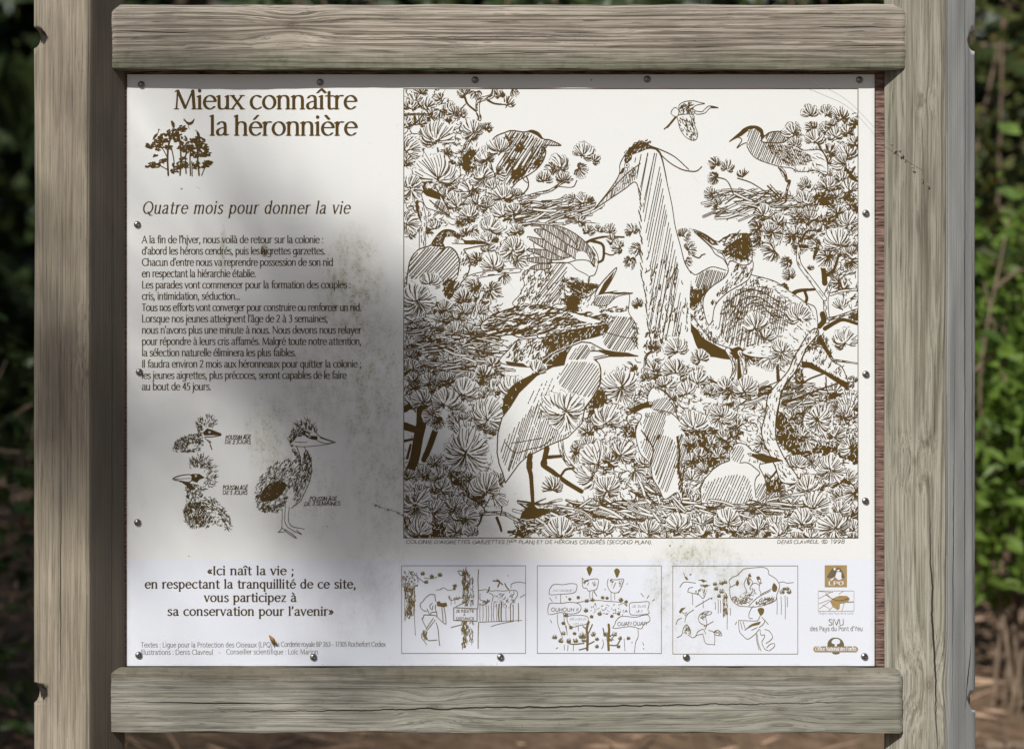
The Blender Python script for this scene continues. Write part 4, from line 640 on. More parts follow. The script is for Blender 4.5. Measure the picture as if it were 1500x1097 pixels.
def comic_strips():
    """the three small cartoons along the foot of the panel"""
    k = Ink(586, 826, 1170, 960, 4.5, 21); R = k.rng; L, F = k.line, k.fluff
    def q(s, ox): return [(ox+float(a)/7.315, 820+float(b)/7.315) for a, b in zip(s.split()[::2], s.split()[1::2])]
    def box(ox, x0, y0, x1, y1): k.stamp(q(f'{x0} {y0} {x1} {y0} {x1} {y1} {x0} {y1} {x0} {y0}', ox), .36)
    def sh(ox, w, *ss):
        for s in ss: L(q(s, ox), w)
    # 1: watcher with field glasses
    o = 580; box(o, 60, 60, 1388, 998)
    F(q('65 150 150 120 230 160 240 250 190 330 80 310', o), 170, 90, 2.4, .7, 80); F(q('95 310 200 320 190 560 100 640', o), 130, 92, 6, 1.0, 6); sh(o, .8, '200 330 195 560 208 805', '95 310 95 655', '230 180 290 230 330 245', '300 190 380 200 440 180')
    for x, y, r in ((285, 150, 4.5), (385, 180, 4.5), (470, 165, 5), (320, 240, 4), (630, 280, 4), (625, 310, 3)): px, py = q(f'{x} {y}', o)[0]; k.tuft(px, py, r, 90, 300, 12, 1, .3, .6, False)
    sh(o, .9, '415 370 360 370 310 410 290 440 265 460 262 500 290 535 330 550', '415 370 425 440', '330 520 350 560 365 590 380 560 430 555', '425 480 420 520 435 560 440 610', '390 460 365 480 365 510 385 530 395 490', '300 585 290 620 278 625 300 680 320 720', '300 585 400 590 440 600', '320 740 400 620', '330 755 420 640', '440 610 520 680 535 670 530 600 515 510', '490 510 500 600 505 660', '430 670 450 740 460 850 468 915', '300 780 330 830 350 860 440 855', '280 780 275 830 300 865 330 905', '590 720 710 690')
    k.poly(q('435 445 470 440 480 460 540 455 550 490 510 505 440 490', o), 1); F(q('285 750 325 780 330 860 290 840', o), 24, 80, 4, 1, 10)
    sh(o, .7, '430 320 470 315 510 295 550 320 600 320', '560 395 590 430 660 410 710 400', '590 430 590 480', '630 400 630 470', '640 500 715 460'); F(q('560 390 700 390 700 430 580 430', o), 16, 80, 3, .7, 40)
    F(q('710 110 760 110 770 500 715 500', o), 110, 88, 5, 1.1, 8); F(q('760 170 830 200 830 500 770 500', o), 60, 88, 5, .8, 8); F(q('705 660 760 660 740 960 705 950', o), 90, 88, 5, 1.1, 8); F(q('750 670 830 670 820 930 750 900', o), 46, 88, 5, .8, 8); sh(o, .9, '885 100 878 200 882 350 876 520', '885 665 880 800 880 945', '660 120 700 115 730 150 690 160 670 130')
    k.body(q('618 508 868 520 868 655 618 645', o), .9, False); text(k, 'JE RESTE', o+640/7.315, o+835/7.315, 820+558/7.315, 2.7, 1.8, 1.6, 0, 0, .6, jit=.12); text(k, 'À', o+722/7.315, o+745/7.315, 820+595/7.315, 2.2, 1.8, 1.6); text(k, 'DISTANCE', o+645/7.315, o+838/7.315, 820+640/7.315, 2.7, 1.8, 1.6, 0, 0, .6, jit=.12)
    sh(o, .7, '885 325 960 315 1020 330 1080 325 1150 330 1230 320', '1230 300 1240 255 1310 235 1385 245', '885 665 1100 655 1350 645', '1020 710 1100 685 1250 655', '890 470 940 480 1000 440', '900 360 900 420 930 430', '1000 350 1040 380 1030 440', '1230 320 1290 330 1300 380 1240 460', '1380 370 1330 400')
    for x in (900, 930, 965, 990, 1020, 1050, 1075, 1105, 1130, 1180, 1225, 1255, 1310): L(q(f'{x} {R.uniform(440,500)} {x+R.uniform(-8,8)} {R.uniform(560,600)} {x} 655', o), R.choice([.6, .6, 1.1, 1.6]))
    F(q('1050 340 1280 340 1240 500 1080 510', o), 70, 20, 2.6, .7, 90); F(q('890 430 1000 430 940 480', o), 18, 60, 2.6, .9, 40); sh(o, 1.5, '975 345 990 330 1000 290', '1165 250 1185 290 1205 310', '1080 210 1110 230 1090 290', '1040 220 1100 230 1140 260')
    # 2: shouting in the colony
    o = 780; box(o, 50, 60, 1380, 998)
    for x, y in ((608, 108), (903, 130)): k.poly(q(f'{x-28} {y-20} {x} {y-42} {x+30} {y-20} {x+24} {y+15} {x} {y+58} {x-20} {y+15}', o), 1, True)
    sh(o, .7, '530 190 560 220 600 210 700 205 690 300 660 330 690 385 650 330', '530 190 540 290 580 300 600 330 650 320', '610 330 615 410', '640 340 640 410', '540 240 600 220', '810 200 800 260 830 330 880 350 930 330 975 220 960 200 900 210 840 205', '840 350 840 440', '880 350 880 420', '930 330 920 350', '865 300 890 240', '450 460 560 440 700 430 800 440 940 450 1010 480')
    F(q('560 210 600 220 590 270 550 260', o), 14, 70, 2.5, .6, 10); F(q('920 220 965 230 940 290', o), 14, 110, 2.5, .6, 10); F(q('830 220 860 230 850 290', o), 12, 80, 2.5, .6, 10); F(q('640 230 690 230 660 290', o), 12, 110, 2.5, .6, 10)
    for x, y, r, dk in ((490, 405, 3.4, 1), (580, 440, 4, 1), (640, 430, 4, 1), (750, 405, 3.6, 1), (800, 410, 3, 1), (950, 430, 4.5, 1), (1000, 450, 3.5, 1), (570, 545, 4.5, 1), (630, 610, 3.5, 1), (360, 595, 4.5, 1), (330, 680, 4, 1), (410, 725, 4, 1), (240, 830, 5, 0), (300, 870, 5, 1), (330, 790, 4, 0), (390, 870, 4.6, 0), (450, 790, 3.5, 1), (460, 870, 5, 0), (530, 820, 8, 1), (560, 860, 7, 1), (650, 800, 5, 0), (690, 850, 4, 1), (690, 930, 3.6, 0), (780, 800, 5, 1), (830, 850, 8, 1), (880, 800, 5, 0), (940, 840, 4, 1), (1030, 840, 3.6, 1), (920, 930, 3.6, 1), (400, 420, 3, 1), (720, 580, 4.4, 1), (850, 605, 3.4, 1), (920, 580, 3, 0)): px, py = q(f'{x} {y}', o)[0]; k.tuft(px, py, r, 90, 320, 13, dk, .5, .62, False)
    F(q('620 470 1020 470 960 580 640 560', o), 60, 20, 2.4, .7, 60); sh(o, 3.2, '585 960 590 820 580 740 600 660', '815 960 810 850 820 760 815 690'); sh(o, 1.4, '600 780 640 690', '580 740 540 710', '770 800 755 730', '600 900 660 870', '830 910 900 910 940 850', '580 940 500 960', '550 890 430 900 370 880')
    sh(o, .7, '300 370 300 460', '265 580 270 680 310 800 320 840', '330 560 345 680 370 770', '1130 740 1130 820 1105 880 1090 990', '490 700 490 760', '340 910 340 960', '380 910 375 970', '440 900 435 970', '980 840 990 970', '750 850 760 900 740 950', '360 700 370 800', '180 400 210 440', '245 390 255 410', '360 385 365 400', '190 640 205 670', '1160 355 1190 390', '1245 380 1225 410', '1285 435 1305 420', '250 950 270 935', '1180 880 1190 910', '1185 940 1195 955', '1070 880 1060 885')
    for s, t, b in (('180 365 185 310 230 260 330 262 400 250 470 260 470 310 440 350 300 365 220 370', ("J'AI GAGNÉ !",), (215, 440, 335, 3.1)), ('175 580 170 490 200 460 300 462 400 450 490 465 520 510 490 560 400 575 300 560', ('OUHOUH !!',), (195, 490, 548, 5.6)), ('380 600 470 590 560 595 595 620 580 680 500 700 440 715 390 690 370 640', ('REVIENS', 'ICI !!'), (395, 575, 642, 3.6)), ('1045 460 1140 450 1240 445 1245 490 1235 530 1245 570 1140 585 1050 580 1040 520', ('JE SUIS', 'LÀ !!'), (1065, 1215, 505, 3.8)), ('880 690 900 640 960 600 1100 610 1180 590 1240 590 1255 650 1190 690 1160 735 1050 710 870 730', ('OUAF! OUAF!',), (905, 1225, 700, 6.0))):
        k.body(q(s, o), .7); x0, x1, y, h = b
        for i, tt in enumerate(t): d = 0 if i == 0 else 40; text(k, tt, o+(x0+d)/7.315, o+(x1-d)/7.315, 820+(y+54*i)/7.315, h*.62, 1.7, 1.5, 0, .12, .4, jit=.15)
    # 3: fancying a feather
    o = 975; box(o, 75, 62, 1415, 1005)
    sh(o, .7, '690 270 680 220 720 180 770 160 830 100 900 85 1050 78 1100 110 1105 150 1180 200 1220 270 1210 320 1190 370 1175 430 1090 470 960 500 850 495 790 490 740 460 700 410 685 330 690 270', '940 490 910 530 890 590 900 620 930 625', '690 290 750 260', '1120 330 1000 390 950 430 890 490', '1130 310 1010 370')
    F(q('700 400 800 390 930 420 800 480 740 455', o), 90, 20, 3, .7, 50); F(q('960 470 1000 420 1160 400 1150 440 1050 480', o), 90, 20, 3, .7, 50); k.poly(q('1140 290 1160 245 1195 290 1180 335 1145 330', o), 1, True); k.poly(q('750 260 765 215 785 240 770 275', o), 1, True); F(q('820 370 890 310 960 330 970 390 850 390', o), 40, 40, 3, .6, 80); k.poly(q('880 160 905 140 920 180 890 180', o), 1); k.poly(q('970 180 1000 170 1020 205 980 210', o), 1); F(q('870 200 900 200 890 270 870 250', o), 20, 80, 3, .9, 10); sh(o, .8, '860 200 840 260 870 330', '980 210 1010 250 1030 240', '920 260 960 245 1000 265', '1020 210 1000 300 1020 350', '900 190 930 240 900 300')
    sh(o, .7, '320 500 480 405', '240 570 300 530', '205 660 215 610 240 570', '110 690 130 640 170 620', '120 830 170 800 190 730 225 690 260 740 270 800', '240 800 290 830 330 805 340 770 400 740 430 790', '350 620 370 580 430 550 490 555 480 580 430 600 440 690 400 690 360 660 350 620', '410 710 450 690 510 655', '420 740 440 700', '400 800 430 890 525 905', '460 750 520 780 525 900', '510 770 560 750 600 790 590 810 530 800', '320 805 400 790'); k.poly(q('140 555 165 515 215 505 180 540 160 570', o), 1); k.poly(q('480 415 500 390 495 420', o), 1); F(q('195 740 225 700 265 760 250 800 200 790', o), 30, 70, 3, .7, 40); F(q('370 580 480 555 440 580 390 640', o), 26, 40, 3, .7, 20); F(q('160 560 220 550 210 590', o), 10, 0, 2, .6, 60); F(q('530 750 580 770 570 800 520 790', o), 14, 20, 2.5, .7, 20)
    k.poly(q('985 530 1015 510 1050 520 1050 560 1020 595 1000 570', o), 1, True); sh(o, .8, '1010 600 990 640 960 650 780 645', '780 645 790 760 830 810 880 845 960 790 1000 740', '1030 610 1060 650 1040 690 1000 720', '850 750 920 690 1010 660', '1010 740 1020 800 1060 800 1050 840 1030 880 1060 950 1100 970', '1060 740 1110 760 1145 820 1120 860 1075 890', '1080 940 1120 900 1165 895 1160 930 1110 970', '980 790 990 880 1020 970', '970 790 975 860 1000 960', '800 660 820 740', '830 660 850 730', '1060 640 1100 690', '760 660 745 690', '920 750 980 720'); k.poly(q('840 750 920 690 1020 660 1000 690 930 705', o), 1)
    sh(o, .7, '150 290 200 235 320 245', '235 340 250 300 290 290', '235 340 290 355 350 365 400 410 430 350', '285 360 290 480', '400 430 402 510', '190 135 205 170 225 210', '350 215 400 210 440 230'); k.poly(q('200 180 225 180 245 212 215 205', o), 1); k.poly(q('370 215 400 205 430 222 405 240', o), 1); F(q('350 260 450 265 400 285', o), 22, 0, 3, .9, 20); F(q('290 340 470 320 400 390', o), 20, 80, 4, .7, 20)
    for x, y, r in ((530, 260, 4), (600, 250, 5), (640, 240, 4), (540, 310, 4), (600, 340, 5), (570, 390, 4), (640, 400, 4.5), (1250, 345, 5), (1300, 310, 4), (1320, 345, 5), (1270, 310, 3)): px, py = q(f'{x} {y}', o)[0]; k.tuft(px, py, r, 90, 320, 12, 0, .4, .6, False)
    for x, a, b in ((560, 420, 570), (585, 430, 560), (615, 420, 610), (630, 430, 600), (655, 420, 740), (690, 510, 590), (530, 450, 530), (1190, 390, 580), (1235, 390, 580), (1278, 380, 630), (1300, 390, 500)): L(q(f'{x} {a} {x+4} {(a+b)/2} {x+2} {b}', o), R.choice([.6, .8, 1.2]))
    F(q('620 340 660 340 660 600 625 600', o), 40, 88, 4, .8, 8); sh(o, .6, '1215 240 1260 232 1300 245 1370 238')
    return k

def lettering():
    """every printed line of the text column; each its own sheet"""
    out = []
    k = Ink(245, 122, 530, 206, 7, 2)
    text(k, 'Mieux connaître', 255, 522.5, 160, 19.6, 2.25, .8, 1.55, 0, .35, .8); text(k, 'la héronnière', 307, 523, 198.5, 19.6, 2.25, .8, 1.55, 0, .35, .8); out.append(('title_lettering', k, 'warm'))
    k = Ink(204, 290, 520, 322, 7, 3); text(k, 'Quatre mois pour donner la vie', 208, 512, 313, 12.4, 1.85, .75, 1.1, .2, 1.5, 1.25); out.append(('subtitle_lettering', k, 'warm'))
    k = Ink(204, 340, 534, 576, 6.5, 4)
    for i, (t, x1) in enumerate((("A la fin de l'hiver, nous voilà de retour sur la colonie :", 474), ("d'abord les hérons cendrés, puis les aigrettes garzettes.", 476.5), ("Chacun d'entre nous va reprendre possession de son nid", 488), ('en respectant la hiérarchie établie.', 375), ('Les parades vont commencer pour la formation des couples :', 514), ('cris, intimidation, séduction...', 352), ('Tous nos efforts vont converger pour construire ou renforcer un nid.', 529.5), ("Lorsque nos jeunes atteignent l'âge de 2 à 3 semaines,", 480.5), ("nous n'avons plus une minute à nous. Nous devons nous relayer", 529.5), ('pour répondre à leurs cris affamés. Malgré toute notre attention,', 529.5), ('la sélection naturelle éliminera les plus faibles.', 434), ('Il faudra environ 2 mois aux héronneaux pour quitter la colonie ;', 529.5), ('les jeunes aigrettes, plus précoces, seront capables de le faire', 507.5), ('au bout de 45 jours.', 309.5))):
        text(k, t, 207.5, x1, 356.2+16.54*i, 7.5, 2.0, .85, .75, 0, -.3, 1.15)
    out.append(('body_lettering', k, 'dark'))
    k = Ink(205, 822, 528, 908, 6.5, 5)
    for t, a, b, y in (('«Ici naît la vie ;', 303, 430.5, 841.5), ('en respectant la tranquillité de ce site,', 212, 521.5, 861.2), ('vous participez à', 299, 434, 880.8), ("sa conservation pour l'avenir»", 245, 488.5, 901)): text(k, t, a, b, y, 8.8, 2.5, 1.05, 1.5, 0, 1.0, 1.2)
    out.append(('quote_lettering', k, 'dark'))
    k = Ink(200, 936, 568, 964, 8, 6); text(k, 'Textes : Ligue pour la Protection des Oiseaux (LPO)', 206, 399, 947.4, 5.1, 1.4, .7, .5, 0, .6); text(k, 'la Corderie royale BP 263 – 17305 Rochefort Cedex', 404, 565, 946.6, 5.1, 1.4, .7, .5, 0, -.3)
    text(k, 'Illustrations : Denis Clavreul', 206, 312, 958.2, 5.1, 1.4, .7, .5, 0, .4); text(k, '-', 320, 323, 958.2, 5.1); text(k, 'Conseiller scientifique : Loïc Marion', 331, 466, 957.6, 5.1, 1.4, .7, .5, 0, .5); out.append(('credit_lettering', k, 'pale'))
    k = Ink(590, 786, 1260, 800, 6, 7); text(k, "COLONIE D'AIGRETTES GARZETTES (1", 594, 747, 796, 3.6, 1.9, 1.6, 0, .15, .6, jit=.2); text(k, 'ER', 747, 757, 794, 2.8, 1.9, 1.6, 0, .1, jit=.2); text(k, 'PLAN) ET DE HÉRONS CENDRÉS (SECOND PLAN).', 759, 955, 796, 3.6, 1.9, 1.6, 0, .15, .6, jit=.2)
    text(k, 'DENIS CLAVREUL', 1138, 1199, 795.5, 3.7, 1.7, 1.4, 0, .2, .4, jit=.25); text(k, '© 1998', 1203, 1237, 795.5, 4.0, 1.7, 1.4, 0, .1, .4, jit=.2); out.append(('caption_lettering', k, 'dark'))
    return out

def partner_logos():
    """emblems at the lower right: a tan sheet and a dark sheet"""
    t, d = Ink(1184, 822, 1272, 962, 7, 8), Ink(1184, 822, 1272, 962, 7, 9)
    q = lambda s: [(1170+float(a)/6.65, 810+float(b)/6.65) for a, b in zip(s.split()[::2], s.split()[1::2])]
    t.poly(q('252 116 468 116 468 328 252 328'), 1)
    for s in ('300 245 275 235 300 170 340 140 400 145 430 190 445 235 410 245 420 262 395 265 385 245 350 235 320 262 300 262'): pass
    for s in ('330 240 300 262 325 262 352 225', '355 225 372 180 410 180 420 240 390 260 362 240'): t.poly(q(s), 0, True); 
    d.poly(q('275 235 300 185 335 140 360 165 350 215 320 235'), 1, True); d.poly(q('365 150 400 145 430 190 442 237 415 235 412 185 378 172'), 1, True)
    for s in ('335 142 352 140 358 160 340 165', '372 158 398 152 392 172 372 170'): t.poly(q(s), 0, True); d.poly(q(s), 0, True)
    t.line(q('275 240 330 245'), .6, 0); t.line(q('400 245 460 240'), .6, 0)
    for x0, x1, c in ((287, 330, 'L'), (335, 385, 'P'), (386, 434, 'O')): text(t, c, 1170+x0/6.65, 1170+x1/6.65, 810+308/6.65, 3.9, 4.6, 2.6, v=0)
    t.stamp(q('188 366 537 366 537 562 188 562 188 366'), .25)
    for s in ('195 440 290 390 330 375', '195 490 300 450', '200 540 310 460', '290 560 330 520', '260 385 320 440', '390 395 430 370', '470 480 535 475', '440 490 420 560', '200 370 330 380', '230 500 300 540'): t.line(q(s), .5)
    t.poly(q('320 445 360 425 400 412 470 415 497 440 480 465 430 485 400 490 395 540 375 550 330 520 305 470'), 1); d.line(q('320 440 380 460 430 455 480 440'), .7); d.line(q('260 400 320 440'), .6); d.line(q('430 485 480 470 535 470'), .4)
    text(d, 'Région des Pays de la Loire', 1198.5, 1250, 899, 2.2, 1.3, 1.0); text(d, 'SIVU', 1213, 1236, 915, 6.2, 1.3, .8); text(d, "des Pays du Pont d'Yeu", 1186, 1263.5, 923.2, 4.6, 1.2, .8, 0, 0, .6)
    d.poly(q('280 905 285 860 315 828 358 820 400 830 430 860 436 905 400 965 358 980 320 965'), 1, True); d.poly(q('318 850 345 828 385 832 402 858 392 880 370 885 372 905 345 905 347 885 322 875'), 0, True)
    d.poly(q('150 905 565 905 565 965 150 965'), 0); t.poly(q('160 905 555 905 575 920 578 940 560 962 160 962 142 945 142 920'), 1); text(t, 'Office National des Forêts', 1194, 1254, 952.2, 4.0, 2.6, 1.7, v=0)
    return t, d
# ---------------------------------------------------------------- object helpers
COL = S.collection
def tag(o, label=None, cat=None, group=None, kind=None):
    for k, v in (('label', label), ('category', cat), ('group', group), ('kind', kind)):
        if v: o[k] = v
    return o
def thing(name, loc, label, cat, group=None):
    o = bpy.data.objects.new(name, None); COL.objects.link(o); o.location = loc; o.empty_display_size = .1
    return tag(o, label, cat, group)
def mesh(name, V, F, mat, parent=None, smooth=False):
    me = bpy.data.meshes.new(name); V = np.asarray(V, np.float32)
    if isinstance(F, np.ndarray):
        k = F.shape[1]; me.vertices.add(len(V)); me.vertices.foreach_set('co', V.ravel()); me.loops.add(F.size); me.loops.foreach_set('vertex_index', F.astype(np.int32).ravel())
        me.polygons.add(len(F)); me.polygons.foreach_set('loop_start', np.arange(0, F.size, k, dtype=np.int32)); me.update(calc_edges=True)
    else: me.from_pydata(V.tolist(), [], F); me.update()
    me.polygons.foreach_set('use_smooth', np.full(len(me.polygons), smooth)); me.materials.append(mat)
    o = bpy.data.objects.new(name, me); COL.objects.link(o)
    if parent: o.parent = parent; o.location = tuple(-c for c in parent.matrix_basis.translation) if parent.type == 'EMPTY' else (0, 0, 0)
    return o
class Geo:
    def __init__(s): s.V, s.F = [], []
    def add(s, V, F):
        b = len(s.V); s.V += [tuple(v) for v in V]; s.F += [tuple(i+b for i in f) for f in F]
    def tube(s, P, r0, r1=None, k=8, cap=True):
        r1 = r0 if r1 is None else r1; P = [Vector(p) for p in P]; n = len(P); V, F = [], []
        up = Vector((.13, .31, .94))
        for i, p in enumerate(P):
            t = (P[min(i+1, n-1)]-P[max(i-1, 0)]).normalized(); a = t.cross(up)
            if a.length < .05: a = t.cross(Vector((1, 0, 0)))
            a.normalize(); b = t.cross(a); r = r0+(r1-r0)*i/(n-1)
            V += [p+a*math.cos(6.2832*j/k)*r+b*math.sin(6.2832*j/k)*r for j in range(k)]
        for i in range(n-1):
            for j in range(k): F.append((i*k+j, i*k+(j+1) % k, (i+1)*k+(j+1) % k, (i+1)*k+j))
        if cap: F += [tuple(range(k-1, -1, -1)), tuple((n-1)*k+j for j in range(k))]
        s.add(V, F)
    def out(s, name, mat, parent=None, smooth=True): return mesh(name, s.V, s.F, mat, parent, smooth)
def wav(rng, n, amp, step):
    """smooth random run of n values"""
    k = max(3, int(n/step)+2); return np.interp(np.linspace(0, k-1, n), np.arange(k), np.convolve(rng.normal(0, amp, k+2), [.25, .5, .25], 'valid'))
def beam(name, prof, axis, l0, l1, n, mat, parent, seed, amp=.0008, endround=.004):
    """timber: a closed profile swept along an axis, with worn wavering edges"""
    rg = np.random.default_rng(seed); prof = np.asarray(prof, float); k = len(prof); L = np.linspace(l0, l1, n); c = prof.mean(0)
    V = np.zeros((n, k, 3)); off = np.stack([wav(rg, n, amp*1.3, 10)+wav(rg, n, amp*.55, 3) for j in range(k)], 1)
    off = (off+np.roll(off, 1, 1)+np.roll(off, -1, 1))/2.2
    for i in range(n):
        d = prof-c; r = np.hypot(d[:, 0], d[:, 1])[:, None]; e = min(L[i]-l0, l1-L[i]); sh = -endround*max(0, 1-e/endround)**2 if endround else 0
        p = prof+d/r*(off[i][:, None]+sh)
        V[i, :, 1] = p[:, 0] if axis == 'x' else p[:, 1]; V[i, :, 0 if axis == 'x' else 2] = L[i]; V[i, :, 2 if axis == 'x' else 0] = p[:, 1] if axis == 'x' else p[:, 0]
    F = [(i*k+j, i*k+(j+1) % k, (i+1)*k+(j+1) % k, (i+1)*k+j) for i in range(n-1) for j in range(k)]
    F += [tuple(range(k-1, -1, -1)), tuple((n-1)*k+j for j in range(k))]
    o = mesh(name, V.reshape(-1, 3), F, mat, parent, True)
    bm_fix(o); return o
def bm_fix(o):
    import bmesh
    b = bmesh.new(); b.from_mesh(o.data); bmesh.ops.recalc_face_normals(b, faces=b.faces)
    for e in b.edges:
        if len(e.link_faces) == 2 and e.calc_face_angle(0) > .6: e.smooth = False
    b.to_mesh(o.data); b.free()
def rounded(poly, r, k=4):
    out = []; n = len(poly)
    for i in range(n):
        p, a, b = (np.array(poly[q], float) for q in (i, i-1, (i+1) % n)); rr = r[i] if hasattr(r, '__len__') else r
        u, v = (a-p)/np.hypot(*(a-p)), (b-p)/np.hypot(*(b-p)); s, e = p+u*rr, p+v*rr
        for t in np.linspace(0, 1, k): out.append(tuple((1-t)**2*s+2*t*(1-t)*p+t*t*e))
    return out
def densify(P, step):
    out = []
    for i in range(len(P)):
        a, b = np.array(P[i]), np.array(P[(i+1) % len(P)]); m = max(1, int(np.hypot(*(b-a))/step)); out += [tuple(a+(b-a)*t/m) for t in range(m)]
    return out
def leaves(P, D, L, Wd, rg, fold=.35, droop=.0):
    """leaf blades as folded diamonds; positions, directions, length, width"""
    n = len(P); D = D/np.linalg.norm(D, axis=1)[:, None]; r = rg.normal(size=(n, 3)); A = np.cross(D, r); A /= np.linalg.norm(A, axis=1)[:, None]; B = np.cross(D, A)
    L = np.broadcast_to(L, n)[:, None]*rg.uniform(.5, 1.35, (n, 1)); Wd = np.broadcast_to(Wd, n)[:, None]*rg.uniform(.7, 1.2, (n, 1))
    up = B*Wd*fold; tip = P+D*L-np.array([0, 0, 1.])*L*droop
    V = np.stack([P, P+D*L*.3+A*Wd*.48+up*.6, P+D*L*.68+A*Wd*.42+up*.5, tip, P+D*L*.68-A*Wd*.42+up*.5, P+D*L*.3-A*Wd*.48+up*.6], 1)
    b = np.arange(n)[:, None]*6; F = np.concatenate([b+np.array([[0, 1, 2, 3]]), b+np.array([[0, 3, 4, 5]])]); return V.reshape(-1, 3), F
def ink_mesh(name, ink, mat, parent, lift):
    c = ink.cells(); n = len(c); V = np.zeros((n, 4, 3), np.float32); x0, x1, z0, z1 = X(c[:, 0]), X(c[:, 1]), Zz(c[:, 2]), Zz(c[:, 3])
    V[:, 0, 0] = V[:, 3, 0] = x0; V[:, 1, 0] = V[:, 2, 0] = x1; V[:, 0, 2] = V[:, 1, 2] = z1; V[:, 2, 2] = V[:, 3, 2] = z0; V[:, :, 1] = -lift
    return mesh(name, V.reshape(-1, 3), np.arange(n*4).reshape(-1, 4), mat, parent)
# ---------------------------------------------------------------- ground
def ground_z(x, y):
    t = np.clip((y-.6)/3.4, 0, 1); b = t*t*(3-2*t)*1.0
    return b+np.maximum(0, y-5)*.16+.03*np.sin(x*2.1+y)*np.sin(y*1.7)+.015*np.sin(x*7+2)*np.sin(y*6)
xs = np.concatenate([np.linspace(-120, -8, 30), np.linspace(-7.5, 8, 120), np.linspace(9, 120, 30)]); ys = np.concatenate([np.linspace(-120, -12, 24), np.linspace(-11, 9, 130), np.linspace(10, 120, 24)])
gx, gy = np.meshgrid(xs, ys); gz = ground_z(gx, np.minimum(gy, 14)); nx, ny = len(xs), len(ys)
F = np.array([(j*nx+i, j*nx+i+1, (j+1)*nx+i+1, (j+1)*nx+i) for j in range(ny-1) for i in range(nx-1)])
n = N('forest_floor'); P, x, y, z = n.pos(); a = n.noise(P, 26, 6, .7); b = n.noise(P, 3, 4); c = n.noise(n.vec(n.f('MULTIPLY', x, 60), n.f('MULTIPLY', y, 190), z), 1, 4, .7)
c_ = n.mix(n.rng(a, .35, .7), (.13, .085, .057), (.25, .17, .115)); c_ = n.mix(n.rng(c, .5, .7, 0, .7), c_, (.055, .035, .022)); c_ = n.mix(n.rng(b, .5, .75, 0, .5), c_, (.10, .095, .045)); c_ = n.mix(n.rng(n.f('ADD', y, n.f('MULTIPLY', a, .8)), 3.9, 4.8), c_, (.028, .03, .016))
gm = n.done(c_, .95, a, .02, .1)
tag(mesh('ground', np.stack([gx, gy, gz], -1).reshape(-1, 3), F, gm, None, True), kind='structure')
rg = np.random.default_rng(4)
# ---------------------------------------------------------------- information board
M_post_l = wood('weathered_post_timber', 'z', (.37, .32, .25), (.2, .165, .125), .3, .0075, .18, .005, .25, knots=((-.634, 1.353, .007), (-.636, 1.435, .004)), cracks=((-.668, .86, 1.2, .004, .004, .0006), (-.5905, .8, 1.9, .0, .0016, .0005)), fib=.65, dirt=.4, flank=(-.632, (.13, .112, .085), .75))  # flank colour paints in the shade of the side turned from the sun
M_post_r = wood('silvered_post_timber', 'z', (.33, .315, .262), (.13, .115, .085), 1.7, .0062, .9, .010, .2, knots=((.578, 1.225, .008), (.594, .90, .013), (.590, 1.749, .004)), cracks=((.6265, .85, 1.42, .012, .004, .0009), (.655, .75, 2.05, -.0003, .0025, .0011), (.671, .95, 1.62, .0, .002, .0009), (.603, .78, 1.16, -.022, .006, .0011), (.655, .86, .965, .14, .006, .0012)), fib=.7, dirt=.18, flank=(.613, (.76, .775, .72), .92))  # flank: silvered wood, lightened further in colour to brighten the dim side
M_rail_t = wood('top_rail_timber', 'x', (.47, .42, .355), (.15, .12, .09), 2.2, .0088, .95, .007, .1, knots=((1.86, -.33, .012),), cracks=((1.857, .42, .572, .0, .004, .0011), (1.83, .45, .572, .0, .002, .0008), (1.798, .47, .572, -.01, .002, .0008), (1.817, -.1, .1, .02, .004, .0007), (1.852, -.595, -.45, -.03, .003, .0007), (1.842, -.3, .2, .004, .006, .0006)), moss=(1.838, 1.792), fib=.9, dirt=.2)
M_rail_b = wood('bottom_rail_timber', 'x', (.39, .38, .33), (.17, .155, .12), 3.1, .0105, .38, .006, .4, knots=((.862, .385, .011), (.866, -.12, .012)), cracks=((.857, -.5, .57, .016, .009, .0012), (.873, -.595, -.3, -.012, .004, .0009), (.893, -.2, .1, .01, .003, .0006)), moss=(.897, .916, (.15, .13, .095)), fib=.75, dirt=.6)
M_ply = N('red_plywood'); P, x, y, z = M_ply.pos(); q = M_ply.noise(M_ply.vec(M_ply.f('MULTIPLY', x, 30), y, M_ply.f('MULTIPLY', z, 330)), 1, 3, .6)
M_ply = M_ply.done(M_ply.mix(M_ply.rng(q, .38, .62), (.055, .03, .025), (.31, .2, .165)), .8, q, .001, .2)
board = thing('information_board', (0, 0, 0), 'weathered timber information board with a white printed heron panel', 'information board')
